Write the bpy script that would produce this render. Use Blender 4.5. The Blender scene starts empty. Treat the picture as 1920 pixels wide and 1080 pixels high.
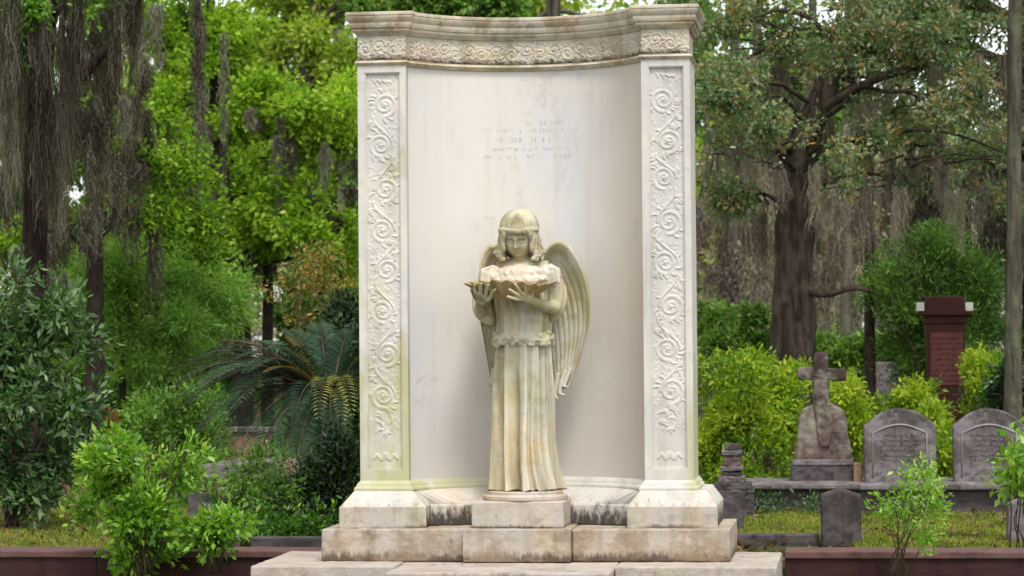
import bpy, bmesh, math, random
import numpy as np
from mathutils import Matrix, Vector, noise as mnoise

R = math.radians
rng = np.random.default_rng(7)
random.seed(7)
S = bpy.context.scene
COL = S.collection

# ------------------------------------------------------------------ camera
CAM = Vector((2.03, -16.6, 1.33))
YAW, PITCH, ROLL, FPX = R(7.3), R(1.26), R(-0.5), 5000.0
CR = Matrix.Rotation(YAW, 3, 'Z') @ Matrix.Rotation(math.pi/2 + PITCH, 3, 'X') @ Matrix.Rotation(ROLL, 3, 'Z')
cd = bpy.data.cameras.new('camera'); cam = bpy.data.objects.new('camera', cd); COL.objects.link(cam)
cam.matrix_world = Matrix.Translation(CAM) @ CR.to_4x4()
cd.sensor_width = 36; cd.lens = 36*FPX/1920; cd.clip_end = 600; cd.clip_start = 0.1
cd.dof.use_dof = True; cd.dof.focus_distance = 16.7; cd.dof.aperture_fstop = 5.0
S.camera = cam

# ------------------------------------------------------------------ world, sun, exposure
SUN_EL, SUN_AZ = R(60), R(24)          # azimuth measured from the camera side (-y) towards +x
w = bpy.data.worlds.new("World"); S.world = w; w.use_nodes = True
wn = w.node_tree; wn.nodes.clear()
sky = wn.nodes.new('ShaderNodeTexSky'); sky.sky_type = 'NISHITA'; sky.sun_disc = False
sky.sun_elevation = SUN_EL; sky.sun_rotation = math.pi - SUN_AZ
sky.dust_density = 1.2; sky.air_density = 1.0; sky.ozone_density = 1.0
hs = wn.nodes.new('ShaderNodeHueSaturation'); hs.inputs['Saturation'].default_value = 0.14
bg = wn.nodes.new('ShaderNodeBackground'); bg.inputs[1].default_value = 0.15
wo = wn.nodes.new('ShaderNodeOutputWorld')
wn.links.new(sky.outputs[0], hs.inputs['Color']); wn.links.new(hs.outputs[0], bg.inputs[0]); wn.links.new(bg.outputs[0], wo.inputs[0])
sl = bpy.data.lights.new('sun', 'SUN'); sl.energy = 1.5; sl.angle = R(16); sl.color = (1.0, 0.965, 0.91)
so = bpy.data.objects.new('sun', sl); COL.objects.link(so)
sd = Vector((math.sin(SUN_AZ)*math.cos(SUN_EL), -math.cos(SUN_AZ)*math.cos(SUN_EL), math.sin(SUN_EL)))
so.rotation_euler = sd.to_track_quat('Z', 'Y').to_euler(); so.location = (6, -8, 12)
S.view_settings.view_transform = 'Standard'; S.view_settings.look = 'None'
S.view_settings.exposure = 0.85; S.view_settings.gamma = 1
S.render.engine = 'CYCLES'
S.cycles.use_denoising = True
S.cycles.max_bounces = 6; S.cycles.diffuse_bounces = 3; S.cycles.glossy_bounces = 2
S.cycles.transmission_bounces = 3; S.cycles.transparent_max_bounces = 4

# ------------------------------------------------------------------ construction helpers
def W(px, py, y):
    """point of the vertical plane at depth y that the survey pixel (1920x1080) names"""
    d = CR @ Vector(((px-960)/FPX, (540-py)/FPX, -1.0))
    t = (y - CAM.y)/d.y
    return CAM + d*t
def PPM(y): return FPX/(y - CAM.y)          # survey pixels per metre at depth y
GZ = -0.12                                   # ground level behind the kerb

class MB:
    def __init__(s): s.v = []; s.f = []
    def add(s, v, f):
        n = len(s.v); s.v += [tuple(p) for p in v]; s.f += [tuple(i+n for i in q) for q in f]; return s
    def box(s, x0, x1, y0, y1, z0, z1):
        v = [(x0,y0,z0),(x1,y0,z0),(x1,y1,z0),(x0,y1,z0),(x0,y0,z1),(x1,y0,z1),(x1,y1,z1),(x0,y1,z1)]
        return s.add(v, [(0,3,2,1),(4,5,6,7),(0,1,5,4),(1,2,6,5),(2,3,7,6),(3,0,4,7)])
    def loft(s, rings, closed=True, cap0=True, cap1=True):
        n = len(rings[0]); v = [p for r in rings for p in r]; f = []
        for i in range(len(rings)-1):
            for j in range(n if closed else n-1):
                a = i*n+j; b = i*n+(j+1) % n
                f.append((a, b, b+n, a+n))
        if cap0: f.append(tuple(range(n))[::-1])
        if cap1: f.append(tuple((len(rings)-1)*n+k for k in range(n)))
        return s.add(v, f)
    def tube(s, pts, rad, n=8, cap=True, flat=1.0):
        pts = [Vector(p) for p in pts]; rings = []
        if not hasattr(rad, '__len__'): rad = [rad]*len(pts)
        up = None
        for i, p in enumerate(pts):
            t = (pts[min(i+1, len(pts)-1)] - pts[max(i-1, 0)])
            t = t.normalized() if t.length > 1e-9 else Vector((0,0,1))
            if up is None:
                up = Vector((0,1,0)) if abs(t.y) < .9 else Vector((1,0,0))
            a = t.cross(up).normalized(); b = a.cross(t).normalized(); up = b
            rings.append([p + a*(math.cos(k*2*math.pi/n)*rad[i]) + b*(math.sin(k*2*math.pi/n)*rad[i]*flat) for k in range(n)])
        return s.loft(rings, True, cap, cap)
    def lathe(s, prof, c=(0,0,0), n=48):
        rings = [[(c[0]+r*math.cos(k*2*math.pi/n), c[1]+r*math.sin(k*2*math.pi/n), c[2]+z) for k in range(n)] for r, z in prof]
        return s.loft(rings)
    def ell(s, c, r, rot=None, seg=20, rings=14, fn=None):
        v = []; f = []
        for i in range(rings+1):
            th = math.pi*i/rings
            for j in range(seg):
                ph = 2*math.pi*j/seg
                p = Vector((math.sin(th)*math.cos(ph), math.sin(th)*math.sin(ph), math.cos(th)))
                q = Vector((p.x*r[0], p.y*r[1], p.z*r[2]))
                if fn: q = fn(p, q)
                if rot: q = rot @ q
                v.append((c[0]+q.x, c[1]+q.y, c[2]+q.z))
        for i in range(rings):
            for j in range(seg):
                a = i*seg+j; b = i*seg+(j+1) % seg
                f.append((a, a+seg, b+seg, b))
        return s.add(v, f)

def crom(pts, n=10):
    """smooth curve through the points"""
    P = [Vector(p) for p in pts]; P = [P[0]*2-P[1]] + P + [P[-1]*2-P[-2]]; out = []
    for i in range(1, len(P)-2):
        for k in range(n):
            t = k/n; a, b, c, d = P[i-1], P[i], P[i+1], P[i+2]
            out.append(0.5*((2*b)+(c-a)*t+(2*a-5*b+4*c-d)*t*t+(3*b-a-3*c+d)*t**3))
    out.append(P[-2]); return out
def lerp_list(vals, n): return list(np.interp(np.linspace(0, 1, n), np.linspace(0, 1, len(vals)), vals))

def props(o, label=None, cat=None, group=None, kind=None):
    if label: o['label'] = label
    if cat: o['category'] = cat
    if group: o['group'] = group
    if kind: o['kind'] = kind
    return o
def thing(name, label, cat, loc=(0,0,0), group=None, rz=0):
    o = bpy.data.objects.new(name, None); COL.objects.link(o)
    o.location = loc; o.rotation_euler = (0,0,rz); o.empty_display_size = .1
    return props(o, label, cat, group)
def root_of(o):
    while o.parent: o = o.parent
    return o
def link(name, me, mat, parent=None, loc=None):
    o = bpy.data.objects.new(name, me); COL.objects.link(o)
    if mat: me.materials.append(mat)
    if parent is not None: o.parent = parent
    if loc is not None: o.location = loc
    return o
def part(name, mb, mat, parent=None, smooth=False, loc=None, world=True):
    """one mesh object; vertices given in world space are moved into the space of the thing"""
    off = Vector((0,0,0))
    if parent is not None and world: off = root_of(parent).location
    if loc is not None: off = Vector(loc)
    me = bpy.data.meshes.new(name)
    me.from_pydata([(p[0]-off.x, p[1]-off.y, p[2]-off.z) for p in mb.v], [], mb.f)
    bm = bmesh.new(); bm.from_mesh(me); bmesh.ops.recalc_face_normals(bm, faces=bm.faces); bm.to_mesh(me); bm.free()
    if smooth:
        me.polygons.foreach_set('use_smooth', [True]*len(me.polygons))
        if smooth != 'all': me.set_sharp_from_angle(angle=R(38))
    return link(name, me, mat, parent, loc)
CL = bpy.data.textures.new('weathering', 'CLOUDS'); CL.noise_scale = .06; CL.noise_depth = 3
def weather(o, bev=.008, sub=4, amp=.004, seg=2):
    if bev:
        m = o.modifiers.new('bevel', 'BEVEL'); m.width = bev; m.segments = seg; m.limit_method = 'ANGLE'
    if sub:
        m = o.modifiers.new('sub', 'SUBSURF'); m.subdivision_type = 'SIMPLE'; m.levels = sub; m.render_levels = sub
        m = o.modifiers.new('wear', 'DISPLACE'); m.texture = CL; m.strength = amp; m.mid_level = .5; m.texture_coords = 'LOCAL'
    return o
def remesh(name, mb, vox, mat, parent, smooth=3, fac=.5):
    """melt overlapping shapes into one continuous carved surface"""
    o = part(name, mb, None, None)
    m = o.modifiers.new('r', 'REMESH'); m.mode = 'VOXEL'; m.voxel_size = vox
    if smooth:
        m2 = o.modifiers.new('s', 'SMOOTH'); m2.iterations = smooth; m2.factor = fac
    dg = bpy.context.evaluated_depsgraph_get(); me = bpy.data.meshes.new_from_object(o.evaluated_get(dg))
    bpy.data.objects.remove(o); me.name = name
    if parent is not None: me.transform(Matrix.Translation(-root_of(parent).location))
    me.polygons.foreach_set('use_smooth', [True]*len(me.polygons)); me.materials.clear()
    return link(name, me, mat, parent)
def fast_mesh(name, V, F, mat, parent=None, tone=None, loc=(0,0,0)):
    """numpy arrays to mesh; F is (n,k); tone is a per-face colour variation"""
    V = np.asarray(V, dtype=np.float32) - np.asarray(tuple(loc), dtype=np.float32)
    me = bpy.data.meshes.new(name); n, k = F.shape
    me.vertices.add(len(V)); me.vertices.foreach_set('co', V.ravel())
    me.loops.add(n*k); me.loops.foreach_set('vertex_index', F.astype(np.int32).ravel())
    me.polygons.add(n); me.polygons.foreach_set('loop_start', np.arange(0, n*k, k, dtype=np.int32))
    me.polygons.foreach_set('loop_total', np.full(n, k, dtype=np.int32))
    if tone is not None:
        a = me.attributes.new('tone', 'FLOAT', 'FACE'); a.data.foreach_set('value', tone.astype(np.float32))
    me.update(); me.validate()
    return link(name, me, mat, parent)

# ------------------------------------------------------------------ materials
class NT:
    def __init__(s, name):
        s.m = bpy.data.materials.new(name); s.m.use_nodes = True; s.t = s.m.node_tree; s.t.nodes.clear()
        s.out = s.n('ShaderNodeOutputMaterial'); s.co = s.n('ShaderNodeTexCoord').outputs['Object']
    def n(s, k, **kw):
        o = s.t.nodes.new(k)
        for a, b in kw.items(): setattr(o, a, b)
        return o
    def l(s, a, b):
        s.t.links.new(a, b)
    def setin(s, node, key, v):
        if isinstance(v, bpy.types.NodeSocket): s.l(v, node.inputs[key])
        else: node.inputs[key].default_value = v
    def noise(s, scale, detail=5, rough=.6, stretch=None, dist=0, off=0):
        x = s.n('ShaderNodeTexNoise'); x.inputs['Scale'].default_value = scale; x.inputs['Detail'].default_value = detail
        x.inputs['Roughness'].default_value = rough; x.inputs['Distortion'].default_value = dist
        mp = s.n('ShaderNodeMapping'); mp.inputs['Scale'].default_value = stretch or (1,1,1); mp.inputs['Location'].default_value = (off, off*.7, off*.3)
        s.l(s.co, mp.inputs[0]); s.l(mp.outputs[0], x.inputs['Vector']); return x.outputs['Fac']
    def ramp(s, fac, stops):
        r = s.n('ShaderNodeValToRGB'); s.setin(r, 0, fac); e = r.color_ramp.elements
        while len(e) < len(stops): e.new(.5)
        for q, (p, c) in zip(e, stops):
            q.position = p; q.color = (*(c if hasattr(c, '__len__') else (c, c, c)), 1)
        return r.outputs[0]
    def mix(s, fac, a, b, mode='MIX'):
        x = s.n('ShaderNodeMix', data_type='RGBA', blend_type=mode)
        s.setin(x, 0, fac)
        for k, v in ((6, a), (7, b)):
            if isinstance(v, bpy.types.NodeSocket): s.l(v, x.inputs[k])
            else: x.inputs[k].default_value = (*v, 1)
        return x.outputs[2]
    def math(s, op, a, b=0.0, c=None):
        x = s.n('ShaderNodeMath', operation=op); s.setin(x, 0, a); s.setin(x, 1, b)
        if c is not None: s.setin(x, 2, c)
        x.use_clamp = False; return x.outputs[0]
    def sep(s):
        x = s.n('ShaderNodeSeparateXYZ'); s.l(s.co, x.inputs[0]); return x.outputs
    def smooth(s, v, a, b):
        x = s.n('ShaderNodeMapRange', interpolation_type='SMOOTHSTEP'); s.setin(x, 0, v)
        x.inputs[1].default_value = a; x.inputs[2].default_value = b; return x.outputs[0]
    def done(s, col, rough=.7, bump=None, bstr=.3, bdist=.01, spec=.3):
        p = s.n('ShaderNodeBsdfPrincipled'); s.setin(p, 'Base Color', col if isinstance(col, bpy.types.NodeSocket) else (*col, 1))
        s.setin(p, 'Roughness', rough); p.inputs['Specular IOR Level'].default_value = spec
        if bump is not None:
            b = s.n('ShaderNodeBump'); b.inputs['Strength'].default_value = bstr; b.inputs['Distance'].default_value = bdist
            s.l(bump, b.inputs['Height']); s.l(b.outputs[0], p.inputs['Normal'])
        s.l(p.outputs[0], s.out.inputs[0]); return s.m

def stone(name, base, dark=(.05,.045,.04), lichen=(.42,.44,.16), mould=.5, lich=.5, streak=.5, bump=.3, warm=(.6,.5,.38), bands=(), moss_low=None, bscale=60, frieze=False, xside=None, dirt=None, top=None, gate=True):
    """weathered stone; bands = heights where ragged black growth and plain darkening rise from a ledge (z, height)"""
    t = NT(name); X, Y, Z = t.sep()
    n1 = t.noise(2.2, 6, .65, off=3); n2 = t.noise(14, 5, .7, off=9)
    col = t.mix(t.smooth(n1, .38, .72), base, tuple(b*w*1.25 for b, w in zip(base, warm)))
    col = t.mix(t.math('MULTIPLY', t.smooth(n2, .45, .8), .35), col, tuple(b*.55 for b in base))
    st = t.noise(9, 4, .6, stretch=(1, 1, .07), off=5)
    col = t.mix(t.math('MULTIPLY', t.smooth(st, .47, .66), streak), col, tuple(b*w*.62 for b, w in zip(base, (.95,.9,.7))))
    if lich:
        n3 = t.noise(3.1, 5, .6, stretch=(1,1,.45), off=21)
        m = t.smooth(n3, .5, .68)
        if moss_low:      # algae thickest on the damp lower part
            m = t.math('MULTIPLY', t.smooth(t.math('ADD', n3, t.math('MULTIPLY', t.smooth(Z, moss_low[1], moss_low[0]), .28)), .55, .75), 1)
        if xside: m = t.math('MULTIPLY', m, t.math('ADD', t.math('ADD', t.math('MULTIPLY', t.smooth(X, xside[0], xside[1]), .88), t.math('MULTIPLY', t.smooth(X, .96, 1.03), .75)), .12))
        col = t.mix(t.math('MULTIPLY', m, lich), col, lichen)
    n4 = t.noise(5, 8, .75, off=33)
    mm = t.math('MULTIPLY', t.smooth(n4, .52, .64), mould)
    rag = t.noise(26, 5, .75, stretch=(1,1,.35), off=41); patch = t.noise(3.2, 3, .5, off=51)
    for z, h in bands:
        d = t.math('SUBTRACT', Z, z)
        g = t.math('MULTIPLY', t.smooth(t.math('ADD', t.math('DIVIDE', d, h), t.math('MULTIPLY', t.math('SUBTRACT', rag, .5), -2.4)), 1.1, .3), t.smooth(d, -.012, -.002))
        if gate: g = t.math('MULTIPLY', g, t.smooth(patch, .38, .56))
        mm = t.math('MAXIMUM', mm, t.math('MULTIPLY', g, .92))
    if top:              # black growth running down from the top edge
        rg = t.noise(16, 5, .7, stretch=(1,1,.18), off=81)
        mm = t.math('MAXIMUM', mm, t.math('MULTIPLY', t.smooth(t.math('ADD', Z, t.math('MULTIPLY', t.math('SUBTRACT', rg, .5), 1.1*(top[1]-top[0]))), top[0], top[1]), .85))
    col = t.mix(mm, col, dark)
    if dirt:             # blotchy brown soaking of the lower courses
        n5 = t.noise(4.2, 6, .7, stretch=(1,1,1.4), off=71); col = t.mix(t.math('MULTIPLY', t.smooth(n5, .46, .62), dirt[1]), col, dirt[0])
    b = t.math('ADD', t.noise(bscale, 6, .7), t.math('MULTIPLY', n4, 2.0))
    if frieze:
        wv = t.n('ShaderNodeTexWave', wave_type='RINGS'); wv.inputs['Scale'].default_value = 9; wv.inputs['Distortion'].default_value = 14; wv.inputs['Detail'].default_value = 3; wv.inputs['Detail Scale'].default_value = 1.6; t.l(t.co, wv.inputs['Vector'])
        b = t.math('ADD', t.math('MULTIPLY', b, .6), t.math('MULTIPLY', wv.outputs['Fac'], 1.6))
    return t.done(col, .78, b, bump, .006)

MARBLE = (.74, .70, .65)
M = {}
M['wall'] = None
def wall_mat():
    t = NT('wall_marble'); X, Y, Z = t.sep()
    n1 = t.noise(.9, 4, .5, off=2); n2 = t.noise(1.7, 6, .7, stretch=(1,1,.5), off=8)
    col = t.mix(t.smooth(n1, .40, .60), (.66,.63,.58), (.61,.62,.635))
    col = t.mix(t.math('MULTIPLY', t.smooth(n2, .45, .7), .5), col, (.59,.53,.46))
    col = t.mix(t.math('MULTIPLY', t.smooth(t.math('ADD', X, t.math('MULTIPLY', n1, .8)), .55, 1.15), .75), col, (.56,.48,.38))
    # grey veins
    v = t.noise(1.1, 7, .62, stretch=(1.2,1.2,.55), dist=1.3, off=17)
    vv = t.math('ABSOLUTE', t.math('SUBTRACT', v, .5))
    col = t.mix(t.math('MULTIPLY', t.smooth(vv, .022, .0), t.math('MULTIPLY', t.smooth(n2, .45, .62), .26)), col, (.36,.34,.34))
    pe = t.math('MULTIPLY', t.smooth(t.noise(2.4, 4, .6, stretch=(1,1,1.3), dist=.8, off=61), .63, .72), .35)
    pe = t.math('MULTIPLY', pe, 1.4)
    col = t.mix(pe, col, (.40,.37,.37))
    # browner, darker tone towards the foot of the wall
    lo = t.smooth(t.math('ADD', Z, t.math('MULTIPLY', n2, -.9)), 1.6, -.1)
    col = t.mix(t.math('MULTIPLY', lo, .45), col, (.50,.44,.40))
    col = t.mix(t.math('MULTIPLY', t.smooth(t.noise(40, 5, .7), .55, .8), .12), col, (.45,.4,.34))
    st = t.noise(10, 4, .6, stretch=(1,1,.05), off=5)
    col = t.mix(t.math('MULTIPLY', t.smooth(st, .52, .70), .22), col, (.5,.44,.34))
    return t.done(col, .5, t.noise(30, 5, .6), .08, .004, .4)
M['wall'] = wall_mat()
M['pier'] = stone('pilaster_marble', (.58,.56,.53), mould=.12, lich=.8, streak=.34, lichen=(.42,.41,.19), warm=(.95,.92,.85), moss_low=(.3,2.2), bump=.12, xside=(.2,-.8))
BR = (.34,.24,.15)
M['entab'] = stone('entablature_marble', (.55,.505,.42), mould=.45, lich=.55, streak=.7, lichen=(.27,.25,.09), warm=(.95,.80,.64), dark=(.07,.045,.025), bump=.5, dirt=((.27,.195,.11), .7))
M['frieze'] = stone('frieze_marble', (.54,.50,.43), mould=.25, lich=.25, streak=.6, lichen=(.42,.38,.2), warm=(.95,.86,.72), dark=(.03,.022,.014), bands=((3.140,.044),), bump=.3, gate=False, dirt=((.40,.29,.20), .45))
M['step'] = stone('step_marble', (.43,.385,.335), mould=.5, lich=.3, streak=.55, warm=(.92,.80,.68), dark=(.07,.048,.03), bands=((0.0,.065),), bump=.6, dirt=((.29,.21,.14), .7), gate=False)
M['base'] = stone('base_marble', (.47,.43,.385), mould=.34, lich=.2, streak=.5, warm=(.94,.84,.74), dark=(.12,.09,.07), bands=((.2,.03),), bump=.4, dirt=((.42,.30,.22), .4))
M['recess'] = stone('recess_marble', (.56,.53,.49), mould=.14, lich=.15, streak=.3, warm=(.92,.80,.66), dark=(.022,.015,.008), bands=((.18,.165),), bump=.4, gate=False)  # recess face darkened from its foot upward
M['slab'] = stone('slab_marble', (.44,.40,.37), mould=.6, lich=.2, streak=.2, warm=(.9,.8,.72), dark=(.12,.10,.085), bump=.6, dirt=((.34,.26,.21), .55))
M['statue'] = stone('statue_marble', (.51,.475,.36), mould=.45, lich=.6, streak=.7, warm=(.95,.84,.60), dark=(.11,.075,.025), lichen=(.33,.33,.12), bump=.25, bscale=90, dirt=((.30,.23,.11), .5))
M['wing'] = stone('wing_marble', (.53,.50,.41), mould=.3, lich=.7, streak=.5, warm=(.95,.86,.66), dark=(.13,.09,.03), lichen=(.40,.41,.13), bump=.2, bscale=90, dirt=((.40,.33,.15), .5))
M['gown'] = stone('gown_marble', (.57,.545,.46), mould=.3, lich=.75, streak=.9, warm=(.97,.84,.60), dark=(.16,.12,.05), lichen=(.40,.41,.11), bump=.2, bscale=90, dirt=((.46,.36,.20), .45))
M['shell'] = stone('shell_marble', (.40,.31,.17), mould=.2, lich=.4, streak=.5, warm=(.95,.85,.7), dark=(.11,.08,.02), lichen=(.26,.25,.06), bump=.3, bscale=90)
M['collar'] = stone('collar_marble', (.58,.54,.47), mould=.3, lich=.15, streak=.3, warm=(.95,.86,.78), dark=(.22,.14,.09), bump=.4, bscale=90, dirt=((.42,.32,.22), .4))
M['grey'] = stone('grave_stone_grey', (.14,.122,.127), mould=.85, lich=.2, streak=.85, warm=(.95,.85,.85), dark=(.035,.028,.03), lichen=(.26,.27,.12), bump=.7, bscale=40, dirt=((.30,.275,.28), .5))
M['head'] = stone('headstone_grey', (.125,.107,.113), mould=.6, lich=.12, streak=.8, warm=(.95,.85,.85), dark=(.035,.028,.03), lichen=(.26,.27,.12), bump=.7, bscale=40, dirt=((.25,.225,.235), .7), top=(.44,.66))
M['dkgrey'] = stone('grave_stone_dark', (.06,.050,.052), mould=.9, lich=.25, streak=.8, warm=(.95,.85,.85), dark=(.014,.011,.013), lichen=(.2,.2,.12), bump=.8, bscale=40, dirt=((.15,.13,.13), .5))
M['cross'] = stone('cross_stone', (.13,.098,.088), mould=.8, lich=.7, streak=.8, warm=(.95,.7,.65), dark=(.03,.016,.015), lichen=(.40,.39,.25), bump=.8, bscale=40, dirt=((.33,.29,.26), .5), top=(.42,.85))
M['brown'] = stone('brownstone', (.055,.016,.012), mould=.35, lich=0, streak=.5, warm=(1.0,.9,.9), dark=(.018,.007,.006), bump=.3, bscale=40)
M['brownpanel'] = stone('brownstone_panel', (.13,.045,.036), mould=.15, lich=0, streak=.4, warm=(1.0,.9,.9), dark=(.07,.02,.02), bump=.3, bscale=40)
M['white'] = stone('white_marble', (.7,.68,.62), mould=.2, lich=.3, streak=.3, bump=.2)
M['granite'] = stone('red_granite', (.12,.066,.058), mould=.6, lich=.2, streak=.3, warm=(1.0,.85,.85), dark=(.05,.03,.03), lichen=(.2,.17,.1), bump=.4, bscale=120)
M['granitedark'] = stone('dark_red_granite', (.04,.014,.013), mould=.6, lich=.1, streak=.6, warm=(1.0,.85,.85), dark=(.008,.005,.005), lichen=(.05,.06,.02), bump=.4, bscale=60)  # darker granite tone for the kerb body below the coping
M['pinkstone'] = stone('pink_stone', (.24,.15,.11), mould=.6, lich=.4, streak=.6, warm=(1,.85,.8), dark=(.04,.03,.02), bump=.5)

def leaf_mat(name, cols, trans=.35, rough=.55, spec=.35):
    t = NT(name)
    a = t.n('ShaderNodeAttribute'); a.attribute_name = 'tone'
    n = len(cols); col = t.ramp(a.outputs['Fac'], [(i/(n-1), c) for i, c in enumerate(cols)])
    p = t.n('ShaderNodeBsdfPrincipled'); t.l(col, p.inputs['Base Color']); p.inputs['Roughness'].default_value = rough
    p.inputs['Specular IOR Level'].default_value = spec
    tr = t.n('ShaderNodeBsdfTranslucent'); c2 = t.mix(1.0, col, (1.15, 1.2, .6), 'MULTIPLY'); t.l(c2, tr.inputs[0])
    m = t.n('ShaderNodeMixShader'); m.inputs[0].default_value = trans
    t.l(p.outputs[0], m.inputs[1]); t.l(tr.outputs[0], m.inputs[2]); t.l(m.outputs[0], t.out.inputs[0])
    return t.m
L = {}
L['bright'] = leaf_mat('bright_maple_leaves', [(.05,.11,.006),(.14,.29,.01),(.27,.45,.02),(.46,.62,.08)], .5)
L['yellow'] = leaf_mat('yellow_green_leaves', [(.10,.18,.015),(.24,.38,.03),(.40,.52,.06),(.58,.62,.16)], .5)
L['azalea'] = leaf_mat('azalea_leaves', [(.04,.10,.008),(.14,.28,.012),(.30,.44,.018),(.50,.56,.05)], .4)
L['mid'] = leaf_mat('mid_green_leaves', [(.03,.07,.012),(.075,.17,.02),(.14,.27,.035),(.26,.40,.10)], .4)
L['shrub'] = leaf_mat('shrub_leaves', [(.025,.07,.008),(.08,.22,.012),(.18,.38,.02),(.38,.55,.09)], .35, .4, .5)
L['dark'] = leaf_mat('dark_glossy_leaves', [(.007,.018,.007),(.015,.045,.010),(.04,.11,.018),(.14,.24,.08)], .2, .38, .6)
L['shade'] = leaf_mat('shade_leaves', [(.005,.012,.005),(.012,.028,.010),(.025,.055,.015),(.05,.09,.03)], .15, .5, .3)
L['magnolia'] = leaf_mat('oak_leaves', [(.014,.035,.022),(.032,.075,.035),(.055,.12,.045),(.09,.16,.055),(.12,.20,.075),(.16,.25,.10),(.22,.30,.14),(.30,.36,.20),(.42,.20,.04)], .4, .4, .5)
L['juniper'] = leaf_mat('juniper_needles', [(.012,.04,.008),(.04,.10,.014),(.09,.20,.025),(.17,.30,.05)], .3)
L['brown'] = leaf_mat('far_brush', [(.13,.10,.085),(.26,.205,.17),(.38,.32,.24),(.45,.42,.22),(.46,.52,.20),(.50,.58,.22)], .45)
L['moss'] = leaf_mat('spanish_moss', [(.03,.024,.018),(.095,.08,.058),(.20,.185,.14),(.34,.34,.25)], .4, .8, .1)
L['mosslight'] = leaf_mat('spanish_moss_pale', [(.12,.095,.085),(.24,.20,.175),(.36,.32,.26),(.44,.42,.30)], .4, .8, .1)
L['palm'] = leaf_mat('sago_leaflets', [(.004,.012,.006),(.012,.032,.014),(.03,.07,.028),(.08,.15,.06)], .1, .6, .25)
L['feather'] = leaf_mat('feathery_leaves', [(.05,.11,.02),(.12,.26,.035),(.20,.38,.06),(.34,.50,.12)], .5)
L['dry'] = leaf_mat('dry_fronds', [(.16,.10,.03),(.32,.20,.08),(.50,.34,.15)], .3)
L['gold'] = leaf_mat('yellow_fronds', [(.10,.14,.03),(.30,.30,.06),(.50,.44,.14)], .3)
L['nandina'] = leaf_mat('autumn_leaves', [(.06,.09,.02),(.18,.20,.04),(.40,.28,.07),(.5,.20,.05)], .35)
L['red'] = leaf_mat('orange_leaves', [(.25,.04,.01),(.40,.10,.02),(.35,.2,.05)], .35)
L['flower'] = leaf_mat('red_petals', [(.35,.01,.01),(.6,.02,.02)], .3)
L['grass'] = leaf_mat('grass_blades', [(.06,.09,.015),(.14,.19,.02),(.27,.31,.03),(.36,.34,.08)], .35)
L['litter'] = leaf_mat('leaf_litter', [(.05,.03,.015),(.13,.07,.03),(.22,.14,.06)], .2)

def bark_mat(name, a, b, lich=(.2,.2,.15), amt=.4):
    t = NT(name); n = t.noise(11, 7, .75, stretch=(1,1,.16), dist=.8); n2 = t.noise(3, 5, .6, off=4)
    col = t.mix(t.smooth(n, .35, .65), a, b); col = t.mix(t.math('MULTIPLY', t.smooth(n2, .5, .65), amt), col, lich)
    return t.done(col, .9, n, .9, .04, .1)
M['bark'] = bark_mat('oak_bark', (.04,.034,.024), (.135,.12,.09), (.16,.18,.10), .55)
M['barkoak'] = bark_mat('live_oak_bark', (.022,.016,.012), (.095,.073,.055), (.13,.12,.08), .5)
M['barkdark'] = bark_mat('dark_bark', (.015,.01,.009), (.05,.034,.028), (.08,.08,.05))
M['barkpale'] = bark_mat('pale_bark', (.09,.08,.065), (.19,.17,.13), (.17,.20,.09), .6)
M['stem'] = bark_mat('shrub_stems', (.05,.035,.02), (.12,.09,.05))

def ground_mat():
    t = NT('forest_floor'); n = t.noise(.8, 6, .65); n2 = t.noise(9, 6, .7, off=4)
    col = t.mix(t.smooth(n, .42, .6), (.035,.026,.018), (.05,.07,.016))
    col = t.mix(t.math('MULTIPLY', t.smooth(n2, .5, .7), .6), col, (.11,.075,.04))
    return t.done(col, .95, n2, .8, .03, .1)
M['ground'] = ground_mat()

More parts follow.
